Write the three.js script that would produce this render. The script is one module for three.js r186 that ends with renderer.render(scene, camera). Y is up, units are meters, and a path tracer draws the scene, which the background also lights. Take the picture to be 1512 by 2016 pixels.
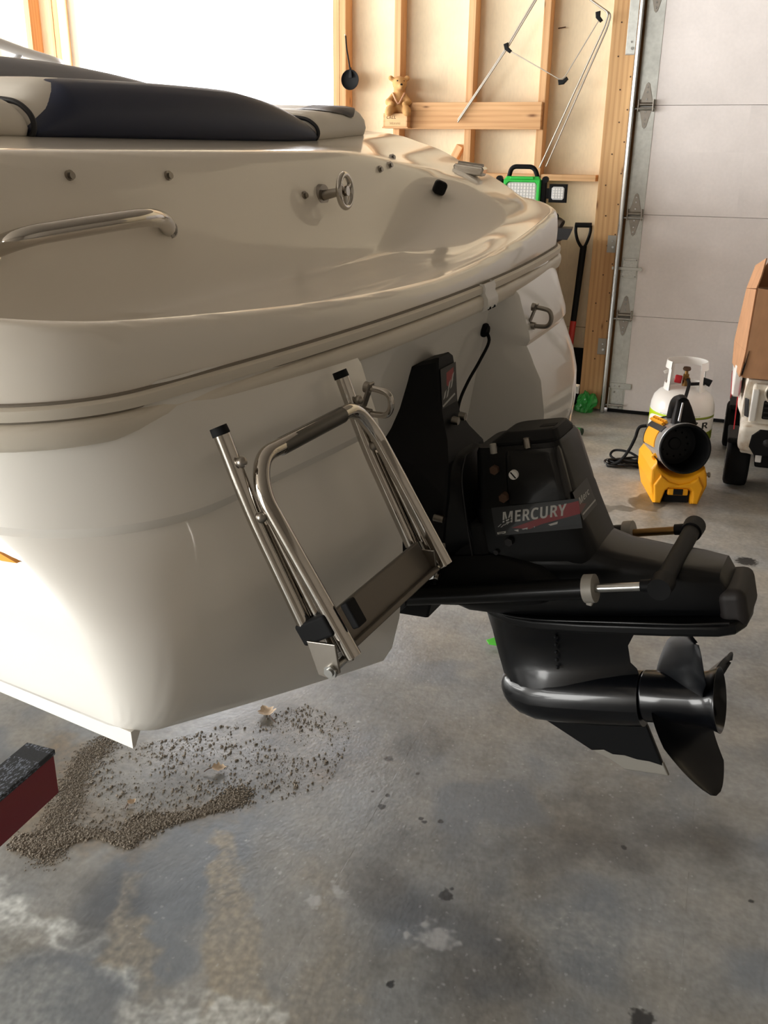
import * as THREE from 'three';
import { RoundedBoxGeometry } from 'three/addons/geometries/RoundedBoxGeometry.js';
import { mergeGeometries, mergeVertices, toCreasedNormals } from 'three/addons/utils/BufferGeometryUtils.js';
import { MarchingCubes } from 'three/addons/objects/MarchingCubes.js';
import { RectAreaLightUniformsLib } from 'three/addons/lights/RectAreaLightUniformsLib.js';

// ------------------------------------------------------------------ camera, sky, light, exposure
const scene = new THREE.Scene();
const camera = new THREE.PerspectiveCamera(57.44, 1512 / 2016, 0.05, 60);
{
  const yaw = 0.341219, pitch = 0.367453, roll = 0.01289;
  const cy = Math.cos(yaw), sy = Math.sin(yaw), cp = Math.cos(pitch), sp = Math.sin(pitch);
  const F = new THREE.Vector3(-sy * cp, -sp, -cy * cp), R = new THREE.Vector3(cy, 0, -sy), U = new THREE.Vector3().crossVectors(R, F);
  const c = Math.cos(roll), s = Math.sin(roll);
  const R2 = R.clone().multiplyScalar(c).addScaledVector(U, s), U2 = R.clone().multiplyScalar(-s).addScaledVector(U, c);
  camera.position.set(0, 1.38, 0);
  camera.quaternion.setFromRotationMatrix(new THREE.Matrix4().makeBasis(R2, U2, F.clone().negate()));
}
const renderer = new THREE.WebGLRenderer({ antialias: true });
renderer.toneMapping = THREE.LinearToneMapping;
renderer.toneMappingExposure = 1.37;
renderer.shadowMap.enabled = true;
RectAreaLightUniformsLib.init();

// bright overcast day outside: seen through the window and through the open bay to the left
scene.background = new THREE.Color(0.97, 0.985, 1.0);
scene.backgroundIntensity = 4;

function areaLight(name, color, intensity, w, h, pos, target) {
  const l = new THREE.RectAreaLight(color, intensity, w, h);
  l.name = name; l.position.set(...pos); l.lookAt(...target); scene.add(l);
  return l;
}
// daylight entering by the window in the framed wall and by the open bay at the left end, ahead of the bow
areaLight('window_daylight', 0xf6f8ff, 10, 1.74, 1.38, [-3.15, 1.74, -5.46], [-3.15, 1.74, 0]);
areaLight('bay_daylight', 0xfdfbf5, 12, 7.4, 2.5, [-6.88, 1.35, -0.3], [0, 1.35, -0.3]);
areaLight('added_side_light', 0xfdfbf5, 11, 3.0, 2.5, [-5.0, 1.35, 4.88], [-5.0, 1.35, 0]);  // unseen second opening, added to brighten the near side of the hull

// ------------------------------------------------------------------ helpers
let seed = 12345;
const rnd = () => { seed = (seed * 1664525 + 1013904223) >>> 0; return seed / 4294967296; };
const rr = (a, b) => a + (b - a) * rnd();
const V = (x, y, z) => new THREE.Vector3(x, y, z);
const lerp = THREE.MathUtils.lerp, clamp = THREE.MathUtils.clamp, sstep = THREE.MathUtils.smoothstep;
const GX = new Float32Array(65536), GY = new Float32Array(65536);   // gradients of a 2-D lattice noise, period 256
for (let i = 0; i < 65536; i++) { const a = rnd() * Math.PI * 2; GX[i] = Math.cos(a); GY[i] = Math.sin(a); }
function noise2(x, y) {
  const xf = Math.floor(x), yf = Math.floor(y), fx = x - xf, fy = y - yf, i = xf & 255, j = (yf & 255) << 8, i1 = (i + 1) & 255, j1 = (j + 256) & 65535;
  const u = fx * fx * fx * (fx * (fx * 6 - 15) + 10), v = fy * fy * fy * (fy * (fy * 6 - 15) + 10), a = i + j, b = i1 + j, c = i + j1, d = i1 + j1;
  const p = GX[a] * fx + GY[a] * fy, q = GX[b] * (fx - 1) + GY[b] * fy, r = GX[c] * fx + GY[c] * (fy - 1), t = GX[d] * (fx - 1) + GY[d] * (fy - 1);
  return 1.4 * (p + u * (q - p) + v * (r + u * (t - r) - p - u * (q - p)));
}
function fbm(x, y, z = 0, o = 4) { let s = 0, a = 0.5; x += z * 17.31; y += z * 9.77; for (let i = 0; i < o; i++) { s += a * noise2(x, y); x = x * 2.03 + 31.7; y = y * 2.03 + 11.3; a *= 0.5; } return s; }
const used = {};
const numbered = (n) => { const k = used[n] = (used[n] ?? -1) + 1; return k ? n + '_' + String(k).padStart(3, '0') : n; };
function tag(o, label, category, group, kind) {
  if (label) o.userData.label = label;
  if (category) o.userData.category = category;
  if (group) o.userData.group = group;
  if (kind) o.userData.kind = kind;
  return o;
}
function thing(name, label, category, [x, y, z] = [0, 0, 0], turn = 0, group) {
  const o = new THREE.Group(); o.name = numbered(name); scene.add(o);
  o.position.set(x, y, z); o.rotation.y = turn;
  return tag(o, label, category, group);
}
function struct(name, parent) {
  const o = new THREE.Group(); o.name = name; (parent ?? scene).add(o);
  if (!parent) o.userData.kind = 'structure';
  return o;
}
function norm(g) {                                        // same attributes on every geometry so that they merge
  let q = g.index ? g.toNonIndexed() : g;
  for (const k of Object.keys(q.attributes)) if (!['position', 'normal', 'uv'].includes(k)) q.deleteAttribute(k);
  if (!q.attributes.normal) q.computeVertexNormals();
  if (!q.attributes.uv) q.setAttribute('uv', new THREE.BufferAttribute(new Float32Array(q.attributes.position.count * 2), 2));
  q.morphAttributes = {};
  return q;
}
const merge = (list) => (list = list.flat(9)).length === 1 ? list[0] : mergeGeometries(list.map(norm), false);
function part(name, geos, mat, parent, label) {
  const m = new THREE.Mesh(Array.isArray(geos) ? merge(geos) : geos, mat);
  m.name = parent === scene || !parent ? numbered(name) : name; m.castShadow = m.receiveShadow = true;
  if (label) m.userData.label = label;
  (parent ?? scene).add(m);
  if (parent && parent !== scene) {                       // parts of one thing: number repeats within it
    const n = parent.children.filter((c) => c !== m && c.name.replace(/_\d{3}$/, '') === name).length;
    if (n) m.name = name + '_' + String(n).padStart(3, '0');
  }
  return m;
}
const move = (g, x, y, z) => g.translate(x, y, z);
const turn = (g, rx = 0, ry = 0, rz = 0) => g.applyMatrix4(new THREE.Matrix4().makeRotationFromEuler(new THREE.Euler(rx, ry, rz)));
function boxUV(g, grain = 'y', ox = 0, oy = 0) {          // box mapping in metres, v along the grain
  g = g.index ? g.toNonIndexed() : g;
  const p = g.attributes.position, n = g.attributes.normal, uv = new Float32Array(p.count * 2);
  const ax = { x: 0, y: 1, z: 2 }[grain];
  for (let i = 0; i < p.count; i += 3) {
    const nn = [0, 1, 2].map((c) => Math.abs(n.getComponent(i, c) + n.getComponent(i + 1, c) + n.getComponent(i + 2, c)));
    const k = nn.indexOf(Math.max(...nn)), rest = [0, 1, 2].filter((c) => c !== k);
    const va = rest.includes(ax) ? ax : rest[1], ua = rest.find((c) => c !== va);
    for (let j = i; j < i + 3; j++) { uv[j * 2] = p.getComponent(j, ua) + ox; uv[j * 2 + 1] = p.getComponent(j, va) + oy; }
  }
  g.setAttribute('uv', new THREE.BufferAttribute(uv, 2));
  return g;
}
const box = (w, h, d, x = 0, y = 0, z = 0, r = 0.002) => move(new RoundedBoxGeometry(w, h, d, 2, Math.min(r, w / 2.01, h / 2.01, d / 2.01)), x, y, z);
const span = (x0, x1, y0, y1, z0, z1, r = 0.0015) => box(x1 - x0, y1 - y0, z1 - z0, (x0 + x1) / 2, (y0 + y1) / 2, (z0 + z1) / 2, r);
const hard = (x0, x1, y0, y1, z0, z1) => move(new THREE.BoxGeometry(x1 - x0, y1 - y0, z1 - z0), (x0 + x1) / 2, (y0 + y1) / 2, (z0 + z1) / 2);
function rod(a, b, r1, r2 = r1, seg = 20) {               // cylinder between two points
  const A = V(...a), B = V(...b), d = B.clone().sub(A), g = new THREE.CylinderGeometry(r2, r1, d.length(), seg, 1);
  g.applyQuaternion(new THREE.Quaternion().setFromUnitVectors(V(0, 1, 0), d.clone().normalize()));
  return move(g, (A.x + B.x) / 2, (A.y + B.y) / 2, (A.z + B.z) / 2);
}
class Bent extends THREE.Curve {                          // straight runs with rounded corners
  constructor(pts, fillet) {
    super(); const P = pts.map((q) => V(...q)); this.path = new THREE.CurvePath();
    let at = P[0];
    for (let i = 1; i < P.length; i++) {
      if (i === P.length - 1) { this.path.add(new THREE.LineCurve3(at, P[i])); break; }
      const a = P[i - 1].clone().sub(P[i]), b = P[i + 1].clone().sub(P[i]), f = Math.min(fillet, a.length() * 0.49, b.length() * 0.49);
      const s = P[i].clone().addScaledVector(a.normalize(), f), e = P[i].clone().addScaledVector(b.normalize(), f);
      this.path.add(new THREE.LineCurve3(at, s)); this.path.add(new THREE.QuadraticBezierCurve3(s, P[i], e)); at = e;
    }
  }
  getPoint(t, o = V(0, 0, 0)) { return o.copy(this.path.getPoint(t)); }
}
const cap = (p, dir, r, seg = 16) => { const g = new THREE.CircleGeometry(r, seg); g.applyQuaternion(new THREE.Quaternion().setFromUnitVectors(V(0, 0, 1), dir.clone().normalize())); return move(g, p.x, p.y, p.z); };
function sweep(curve, r, n = 60, seg = 14) {
  return [new THREE.TubeGeometry(curve, n, r, seg, false), cap(curve.getPoint(0), curve.getTangent(0.0001).negate(), r, seg), cap(curve.getPoint(1), curve.getTangent(0.9999), r, seg)];
}
const bent = (pts, r, fillet = 0.03, n = 64, seg = 14) => sweep(new Bent(pts, fillet), r, n, seg);
const soft = (pts, r, n = 60, seg = 10) => sweep(new THREE.CatmullRomCurve3(pts.map((q) => V(...q)), false, 'centripetal'), r, n, seg);
const lathe = (pts, seg = 48) => new THREE.LatheGeometry(pts.map(([r, y]) => new THREE.Vector2(r, y)), seg);
const shape = (pts) => { const s = new THREE.Shape(); pts.forEach(([x, y], i) => i ? s.lineTo(x, y) : s.moveTo(x, y)); s.closePath(); return s; };
function ext(pts, depth, bevel = 0.003, holes = [], curve = 8) {   // extruded outline, centred on z = 0
  const s = pts instanceof THREE.Shape ? pts : shape(pts); for (const h of holes) s.holes.push(shape(h));
  const b = Math.min(bevel, depth / 2.2);
  const g = new THREE.ExtrudeGeometry(s, { depth: depth - 2 * b, bevelEnabled: b > 0, bevelThickness: b, bevelSize: b, bevelOffset: -b, bevelSegments: 3, curveSegments: curve });
  return move(g, 0, 0, -(depth - 2 * b) / 2);
}
function grid(f, nu, nv, uvs) {                            // surface f(i, j) -> [x, y, z], i in 0..nu, j in 0..nv
  const pos = [], uv = [], idx = [];
  for (let j = 0; j <= nv; j++) for (let i = 0; i <= nu; i++) { const p = f(i, j); pos.push(...p); uv.push(...(uvs ? uvs(i, j, p) : [i / nu, j / nv])); }
  for (let j = 0; j < nv; j++) for (let i = 0; i < nu; i++) { const a = j * (nu + 1) + i, b = a + 1, c = a + nu + 1, d = c + 1; idx.push(a, b, d, a, d, c); }
  const g = new THREE.BufferGeometry();
  g.setAttribute('position', new THREE.Float32BufferAttribute(pos, 3)); g.setAttribute('uv', new THREE.Float32BufferAttribute(uv, 2)); g.setIndex(idx);
  g.computeVertexNormals();
  return g;
}
function loft(sections, closed = true, caps = true) {      // sections: rings of [x, y, z], same count each
  const n = sections[0].length, m = sections.length;
  const g = grid((i, j) => sections[j][i % n], closed ? n : n - 1, m - 1), out = [g];
  if (caps) for (const [ring, flip] of [[sections[0], true], [sections[m - 1], false]]) {
    const c = ring.reduce((a, p) => [a[0] + p[0] / n, a[1] + p[1] / n, a[2] + p[2] / n], [0, 0, 0]), pos = [];
    for (let i = 0; i < n; i++) { const a = ring[i], b = ring[(i + 1) % n]; pos.push(...c, ...(flip ? b : a), ...(flip ? a : b)); }
    const q = new THREE.BufferGeometry(); q.setAttribute('position', new THREE.Float32BufferAttribute(pos, 3)); q.computeVertexNormals(); out.push(q);
  }
  return out;
}
const creased = (g, a = 0.6) => { g = merge([g]); const q = g.clone(); q.deleteAttribute('normal'); q.deleteAttribute('uv'); const w = mergeVertices(q, 1e-5); return toCreasedNormals(w, a); };
function curveAt(pts) {                                    // monotone cubic through [x, y] pairs, x increasing
  const n = pts.length, d = [], m = [];
  for (let i = 0; i < n - 1; i++) d.push((pts[i + 1][1] - pts[i][1]) / (pts[i + 1][0] - pts[i][0]));
  for (let i = 0; i < n; i++) m.push(i === 0 ? d[0] : i === n - 1 ? d[n - 2] : d[i - 1] * d[i] <= 0 ? 0 : 2 * d[i - 1] * d[i] / (d[i - 1] + d[i]));
  return (x) => {
    if (x <= pts[0][0]) return pts[0][1];
    if (x >= pts[n - 1][0]) return pts[n - 1][1];
    let i = 0; while (x > pts[i + 1][0]) i++;
    const h = pts[i + 1][0] - pts[i][0], t = (x - pts[i][0]) / h, t2 = t * t, t3 = t2 * t;
    return (2 * t3 - 3 * t2 + 1) * pts[i][1] + (t3 - 2 * t2 + t) * h * m[i] + (-2 * t3 + 3 * t2) * pts[i + 1][1] + (t3 - t2) * h * m[i + 1];
  };
}

// ------------------------------------------------------------------ materials
function dataTex(w, h, f, srgb = true) {                   // f(u, v, x, y) -> [r, g, b] in 0..255
  const d = new Uint8Array(w * h * 4);
  for (let y = 0; y < h; y++) for (let x = 0; x < w; x++) { const c = f(x / w, y / h, x, y), k = (y * w + x) * 4; d[k] = clamp(c[0], 0, 255); d[k + 1] = clamp(c[1], 0, 255); d[k + 2] = clamp(c[2], 0, 255); d[k + 3] = 255; }
  const t = new THREE.DataTexture(d, w, h); t.wrapS = t.wrapT = THREE.RepeatWrapping; t.magFilter = THREE.LinearFilter; t.minFilter = THREE.LinearMipmapLinearFilter; t.generateMipmaps = true;
  if (srgb) t.colorSpace = THREE.SRGBColorSpace;
  t.needsUpdate = true;
  return t;
}
const P = (o) => new THREE.MeshPhysicalMaterial(o), S = (o) => new THREE.MeshStandardMaterial(o);
const rep = (t, w, h) => { t.repeat.set(1 / w, 1 / h); return t; };
function woodTex(base, dark, knots, sd) {
  const W = 512, H = 1024, ks = [];
  const old = seed; seed = sd; for (let i = 0; i < knots; i++) ks.push([rr(0.05, 0.95), rr(0.05, 0.95), rr(0.012, 0.03)]); seed = old;
  return rep(dataTex(W, H, (u, v) => {
    let du = 0; let kn = 0;
    for (const [a, b, r] of ks) { const dx = (u - a), dy = (v - b) * 3.2, q = Math.hypot(dx * 1.3, dy * 0.55) / r; if (q < 5) { du += 0.05 * Math.exp(-q * q / 3) * Math.sign(dx || 1); kn = Math.max(kn, Math.exp(-q * q * 0.9)); } }
    const w = u + du + 0.02 * fbm(u * 3, v * 3 + sd, 1.5, 3);
    const ring = 0.5 + 0.5 * Math.sin(w * 70 + 3 * fbm(u * 2, v * 1.2, sd * 0.1, 3)), fine = fbm(u * 120, v * 5, sd * 0.3, 2), blot = fbm(u * 3, v * 2.4, sd * 0.7, 3);
    const k = clamp(0.32 * ring * ring + 0.4 * fine + 0.55 * blot + 0.1, -0.2, 1);
    return [0, 1, 2].map((c) => lerp(lerp(base[c], dark[c], k), [96, 58, 34][c], 0.75 * kn));
  }), 0.3, 1.5);
}
const pineA = woodTex([226, 180, 132], [186, 134, 88], 5, 11), pineB = woodTex([214, 172, 122], [170, 122, 78], 9, 29);
const M = {
  pine: S({ map: pineA, roughness: 0.75 }), post: S({ map: pineB, roughness: 0.7 }),
  cutEnd: S({ color: 0xd9b07c, roughness: 0.85 }),
  sheath: S({ map: rep(dataTex(1024, 1024, (u, v) => { const n = fbm(u * 9, v * 9, 3.1, 4), f = fbm(u * 150, v * 46, 8, 2), k = 1 + 0.05 * n + 0.03 * f; return [243 * k, 227 * k, 197 * k]; }), 1.6, 1.6), roughness: 0.85 }),
  roughWall: S({ color: 0x7c746a, roughness: 0.9 }),
  doorPanel: S({ map: rep(dataTex(512, 512, (u, v) => { const k = 1 + 0.05 * fbm(u * 6, v * 6, 5, 4) + 0.02 * fbm(u * 90, v * 90, 1, 2); return [238 * k, 231 * k, 229 * k]; }), 1.4, 1.4), roughness: 0.55 }),
  seam: S({ color: 0x4a4442, roughness: 0.9 }),
  galv: S({ map: rep(dataTex(512, 512, (u, v) => { const k = 1 + 0.08 * fbm(u * 22, v * 22, 2, 3) + 0.1 * fbm(u * 4, v * 4, 9, 3); return [196 * k, 197 * k, 192 * k]; }), 0.5, 0.5), metalness: 0.85, roughness: 0.42 }),
  steel: S({ color: 0xb9bab8, metalness: 1, roughness: 0.22 }),
  chrome: S({ color: 0xbdb8b1, metalness: 1, roughness: 0.07 }),
  dullSteel: S({ color: 0x9a948c, metalness: 1, roughness: 0.34 }),
  gel: P({ color: 0xe9e6df, roughness: 0.32, clearcoat: 0.8, clearcoatRoughness: 0.06 }),
  gelDeck: P({ color: 0xf0e9dd, roughness: 0.3, clearcoat: 0.8, clearcoatRoughness: 0.05 }),
  railVinyl: S({ color: 0xe0d8c9, roughness: 0.42 }),
  groove: S({ color: 0x857d71, roughness: 0.7 }),
  whiteVinyl: S({ color: 0xe3ddd2, roughness: 0.55 }),
  navyVinyl: P({ color: 0x232c45, roughness: 0.5, sheen: 0.1, bumpMap: rep(dataTex(256, 256, (u, v) => { const k = 128 + 120 * fbm(u * 60, v * 60, 3, 2); return [k, k, k]; }, false), 0.06, 0.06), bumpScale: 0.0004 }),
  piping: S({ color: 0x1c1e24, roughness: 0.5 }),
  seatBack: S({ color: 0x888a92, roughness: 0.6 }),
  blackPaint: P({ color: 0x07080a, roughness: 0.42, specularIntensity: 0.45, clearcoat: 0.12, clearcoatRoughness: 0.15 }),
  blackGloss: P({ color: 0x06070a, roughness: 0.3, specularIntensity: 0.5, clearcoat: 0.4, clearcoatRoughness: 0.1 }),
  blackMatt: P({ color: 0x0d0e10, roughness: 0.6, specularIntensity: 0.45 }),
  rubber: P({ color: 0x0d0e10, roughness: 0.75, specularIntensity: 0.5 }),
  wornAlu: S({ color: 0x8c8880, metalness: 0.5, roughness: 0.6 }),
  zinc: S({ color: 0xa8a49c, metalness: 0.3, roughness: 0.55 }),
  rust: S({ color: 0x5a4334, roughness: 0.75, metalness: 0.3 }),
  white: S({ color: 0xf2f0ec, roughness: 0.4 }),
  yellow: P({ color: 0xf2a712, roughness: 0.42 }),
  silver: S({ color: 0xc9cbcd, metalness: 0.75, roughness: 0.32 }),
  darkMetal: S({ color: 0x3a3a3c, metalness: 0.6, roughness: 0.5 }),
  brass: S({ color: 0x8a6a3e, metalness: 0.9, roughness: 0.45 }),
  red: S({ color: 0xb5202a, roughness: 0.45 }),
  green: S({ color: 0x2fbf4c, roughness: 0.42 }),
};

// ------------------------------------------------------------------ floor: old stained concrete slab
{
  const X0 = -2.6, Z0 = -5.5, W = 4.2, D = 5.0, N = 2048;
  const inPoly = (x, z, p) => { let c = false; for (let i = 0, j = p.length - 1; i < p.length; j = i++) if ((p[i][1] > z) !== (p[j][1] > z) && x < (p[j][0] - p[i][0]) * (z - p[i][1]) / (p[j][1] - p[i][1]) + p[i][0]) c = !c; return c; };
  const edge = (x, z, p) => { let d = 9; for (let i = 0, j = p.length - 1; i < p.length; j = i++) { const ax = p[j][0], az = p[j][1], bx = p[i][0] - ax, bz = p[i][1] - az, t = clamp(((x - ax) * bx + (z - az) * bz) / (bx * bx + bz * bz), 0, 1); d = Math.min(d, Math.hypot(x - ax - t * bx, z - az - t * bz)); } return inPoly(x, z, p) ? d : -d; };
  // shapes of real stains: wash-out tongues of dust, lime bloom, water by the heater, oil drips
  const stains = [
    { p: [[-0.886, -1.431], [-0.846, -1.437], [-0.773, -1.334], [-0.626, -1.144], [-0.5, -0.98], [-0.64, -0.93], [-0.725, -1.107], [-0.817, -1.273]], c: [150, 141, 125], a: 0.85, s: 0.012, w: 0.024 },
    { p: [[-1.009, -1.261], [-0.974, -1.267], [-0.908, -1.167], [-0.839, -1.127], [-0.72, -0.97], [-0.85, -1.04], [-0.932, -1.054], [-0.951, -1.151]], c: [146, 138, 124], a: 0.75, s: 0.014, w: 0.03 },
    { p: [[-0.665, -1.422], [-0.613, -1.394], [-0.552, -1.301], [-0.462, -1.181], [-0.36, -1.02], [-0.554, -0.98], [-0.577, -1.126], [-0.545, -1.236]], c: [140, 133, 120], a: 0.62, s: 0.025, w: 0.03 },
    { p: [[-1.25, -1.15], [-1.124, -1.122], [-1.048, -1.101], [-0.954, -1.084], [-0.983, -1.047], [-1.076, -1.064], [-1.2, -1.05]], c: [196, 198, 194], a: 0.85, s: 0.02, w: 0.05 },
    { p: [[-0.899, -1.054], [-0.858, -1.057], [-0.787, -1.013], [-0.704, -1.027], [-0.594, -1.08], [-0.5, -0.98], [-0.74, -0.9], [-0.845, -1.0]], c: [192, 194, 190], a: 0.75, s: 0.02, w: 0.055 },
    { p: [[-1.4, -1.05], [-1.1, -1.04], [-0.9, -1.0], [-0.85, -0.8], [-1.5, -0.8]], c: [176, 178, 172], a: 0.4, s: 0.05, w: 0.06 },
    { p: [[-1.34, -1.26], [-1.169, -1.225], [-1.136, -1.281], [-1.014, -1.294], [-0.98, -1.387], [-0.864, -1.53], [-0.92, -1.55], [-1.0, -1.46], [-1.12, -1.4], [-1.22, -1.45], [-1.3, -1.6], [-1.45, -1.6]], c: [122, 108, 90], a: 0.75, s: 0.03, w: 0.04 },
    { p: [[-0.78, -1.707], [-0.74, -1.722], [-0.725, -1.67], [-0.771, -1.673]], c: [132, 112, 92], a: 0.6, s: 0.012, w: 0.01 },
    { p: [[-1.32, -1.606], [-1.173, -1.696], [-1.026, -1.825], [-0.913, -1.957], [-0.747, -1.906], [-0.705, -1.638], [-0.844, -1.528], [-0.963, -1.465], [-1.062, -1.356], [-1.194, -1.306]], c: [134, 128, 117], a: 0.55, s: 0.08, w: 0.08 },
    { p: [[-0.27, -3.92], [-0.196, -4.064], [-0.1, -3.95], [-0.15, -3.80], [-0.235, -3.795], [-0.267, -3.863]], c: [92, 86, 74], a: 0.85, s: 0.006, w: 0.012 },
    { p: [[-0.41, -3.8], [-0.385, -3.83], [-0.34, -3.79], [-0.29, -3.825], [-0.225, -3.796], [-0.25, -3.755], [-0.31, -3.765], [-0.34, -3.71], [-0.352, -3.651], [-0.42, -3.65]], c: [98, 94, 86], a: 0.85, s: 0.006, w: 0.012 },
    { p: [[-0.185, -3.78], [-0.147, -3.6], [-0.12, -3.85]], c: [140, 118, 84], a: 0.5, s: 0.03, w: 0.02 },
    { p: [[-0.24, -1.431], [-0.053, -1.501], [0.02, -1.377], [-0.166, -1.309]], c: [166, 164, 156], a: 0.35, s: 0.05, w: 0.05 },
  ];
  for (const s of stains) { const m = s.s + 3 * s.w, xs = s.p.map((q) => q[0]), zs = s.p.map((q) => q[1]); s.b = [Math.min(...xs) - m, Math.max(...xs) + m, Math.min(...zs) - m, Math.max(...zs) + m]; }
  const spots = [[-0.622, -1.808, .010], [-0.538, -1.778, .005], [-0.578, -1.676, .006], [-0.577, -1.634, .009], [-0.483, -1.627, .005], [-0.471, -1.619, .006], [-0.438, -1.633, .006], [-0.616, -1.678, .004], [-0.366, -1.424, .014], [-0.359, -1.446, .004], [-0.398, -1.185, .007], [0.029, -1.267, .019], [0.204, -3.395, .035], [0.208, -1.623, .005], [-0.047, -1.691, .006]];
  const pale = [[-0.351, -1.316, .03], [-0.606, -1.323, .014], [-0.57, -1.358, .014], [-0.749, -1.93, .008]];
  const specks = []; for (let i = 0; i < 700; i++) specks.push([rr(-0.95, 0.1), rr(-2.3, -1.1), rr(0.001, 0.003)]);
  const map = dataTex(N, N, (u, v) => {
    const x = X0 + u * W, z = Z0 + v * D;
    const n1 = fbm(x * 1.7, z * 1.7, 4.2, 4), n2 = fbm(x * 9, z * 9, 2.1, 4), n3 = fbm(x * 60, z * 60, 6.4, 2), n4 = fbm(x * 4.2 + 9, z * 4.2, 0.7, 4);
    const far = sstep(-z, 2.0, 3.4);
    let c = [148, 150, 150], k = 1 + 0.16 * n1 + 0.17 * n2 + 0.15 * n3;
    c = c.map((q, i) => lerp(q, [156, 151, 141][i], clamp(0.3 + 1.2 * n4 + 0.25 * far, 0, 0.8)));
    const veins = Math.abs(fbm(x * 14, z * 14, 11, 3)); k += 0.025 * sstep(0.05 - veins, 0, 0.05);
    c = c.map((q) => q * k);
    c = c.map((q) => q * lerp(0.91, 1.16, far));  // brighter daylit far floor and dimmer near floor put into the colour
    if (z > -2.4) {
      const blue = sstep(fbm(x * 3 - 4, z * 3, 5.5, 3), 0.02, 0.25) * 0.55; c = c.map((q, i) => lerp(q, [104, 112, 122][i], blue));
      const drk = sstep(-fbm(x * 2.6 + 3, z * 2.6, 8.5, 4), 0.02, 0.4) * 0.26; c = c.map((q) => q * (1 - drk));
    }
    const wx = x + 0.03 * fbm(x * 16, z * 16, 1, 3), wz = z + 0.03 * fbm(x * 16, z * 16, 7, 3);
    for (const s of stains) {
      if (x < s.b[0] || x > s.b[1] || z < s.b[2] || z > s.b[3]) continue;
      const e = edge(x + (wx - x) * s.w / 0.02, z + (wz - z) * s.w / 0.02, s.p), a = s.a * sstep(e, -s.s, s.s) * clamp(0.85 + 0.8 * n2 + 0.5 * n3, 0, 1.15);
      if (a > 0) c = c.map((q, i) => lerp(q, s.c[i] * (1 + 0.3 * n3), a));
    }
    for (const [a, b, r] of spots) { const q = Math.hypot(x - a, z - b) * (1 + 0.7 * fbm(x * 90, z * 90, a, 2)); if (q < r * 1.3) c = c.map((w) => lerp(w, 44, 0.85 * (1 - sstep(q, r * 0.8, r * 1.25)))); }
    for (const [a, b, r] of pale) { const q = Math.hypot(x - a, z - b) * (1 + 1.6 * fbm(x * 40, z * 40, a, 2)); if (q < r * 1.4) c = c.map((w) => lerp(w, 190, 0.7 * (1 - sstep(q, r * 0.4, r * 1.3)))); }
    return c;
  });
  for (const [a, b, r] of specks) {                          // pale sand grains in the paste
    const cx = (a - X0) / W * N, cy = (b - Z0) / D * N, q = r / W * N;
    for (let y = Math.floor(cy - q); y <= cy + q; y++) for (let x = Math.floor(cx - q); x <= cx + q; x++) if (Math.hypot(x - cx, y - cy) < q) for (let m = 0, k = (y * N + x) * 4; m < 3; m++) map.image.data[k + m] = lerp(map.image.data[k + m], 198, 0.32);
  }
  map.wrapS = map.wrapT = THREE.MirroredRepeatWrapping;
  const bump = rep(dataTex(512, 512, (u, v) => { const q = 128 + 90 * fbm(u * 14, v * 14, 2, 4) + 60 * fbm(u * 90, v * 90, 5, 2); return [q, q, q]; }, false), 0.16, 0.1904);
  const rough = rep(dataTex(512, 512, (u, v) => { const q = 120 + 70 * fbm(u * 5, v * 5, 8, 4); return [q, q, q]; }, false), 0.3, 0.3);
  const g = new THREE.PlaneGeometry(11, 10.6).rotateX(-Math.PI / 2).translate(-1.5, 0, -0.3), p = g.attributes.position;
  for (let i = 0; i < p.count; i++) g.attributes.uv.setXY(i, (p.getX(i) - X0) / W, (p.getZ(i) - Z0) / D);
  const slab = hard(-7, 4, -0.15, -0.001, -5.6, 5.0);
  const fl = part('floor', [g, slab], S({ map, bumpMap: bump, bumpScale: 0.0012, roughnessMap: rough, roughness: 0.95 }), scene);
  fl.userData.kind = 'structure';
}

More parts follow.
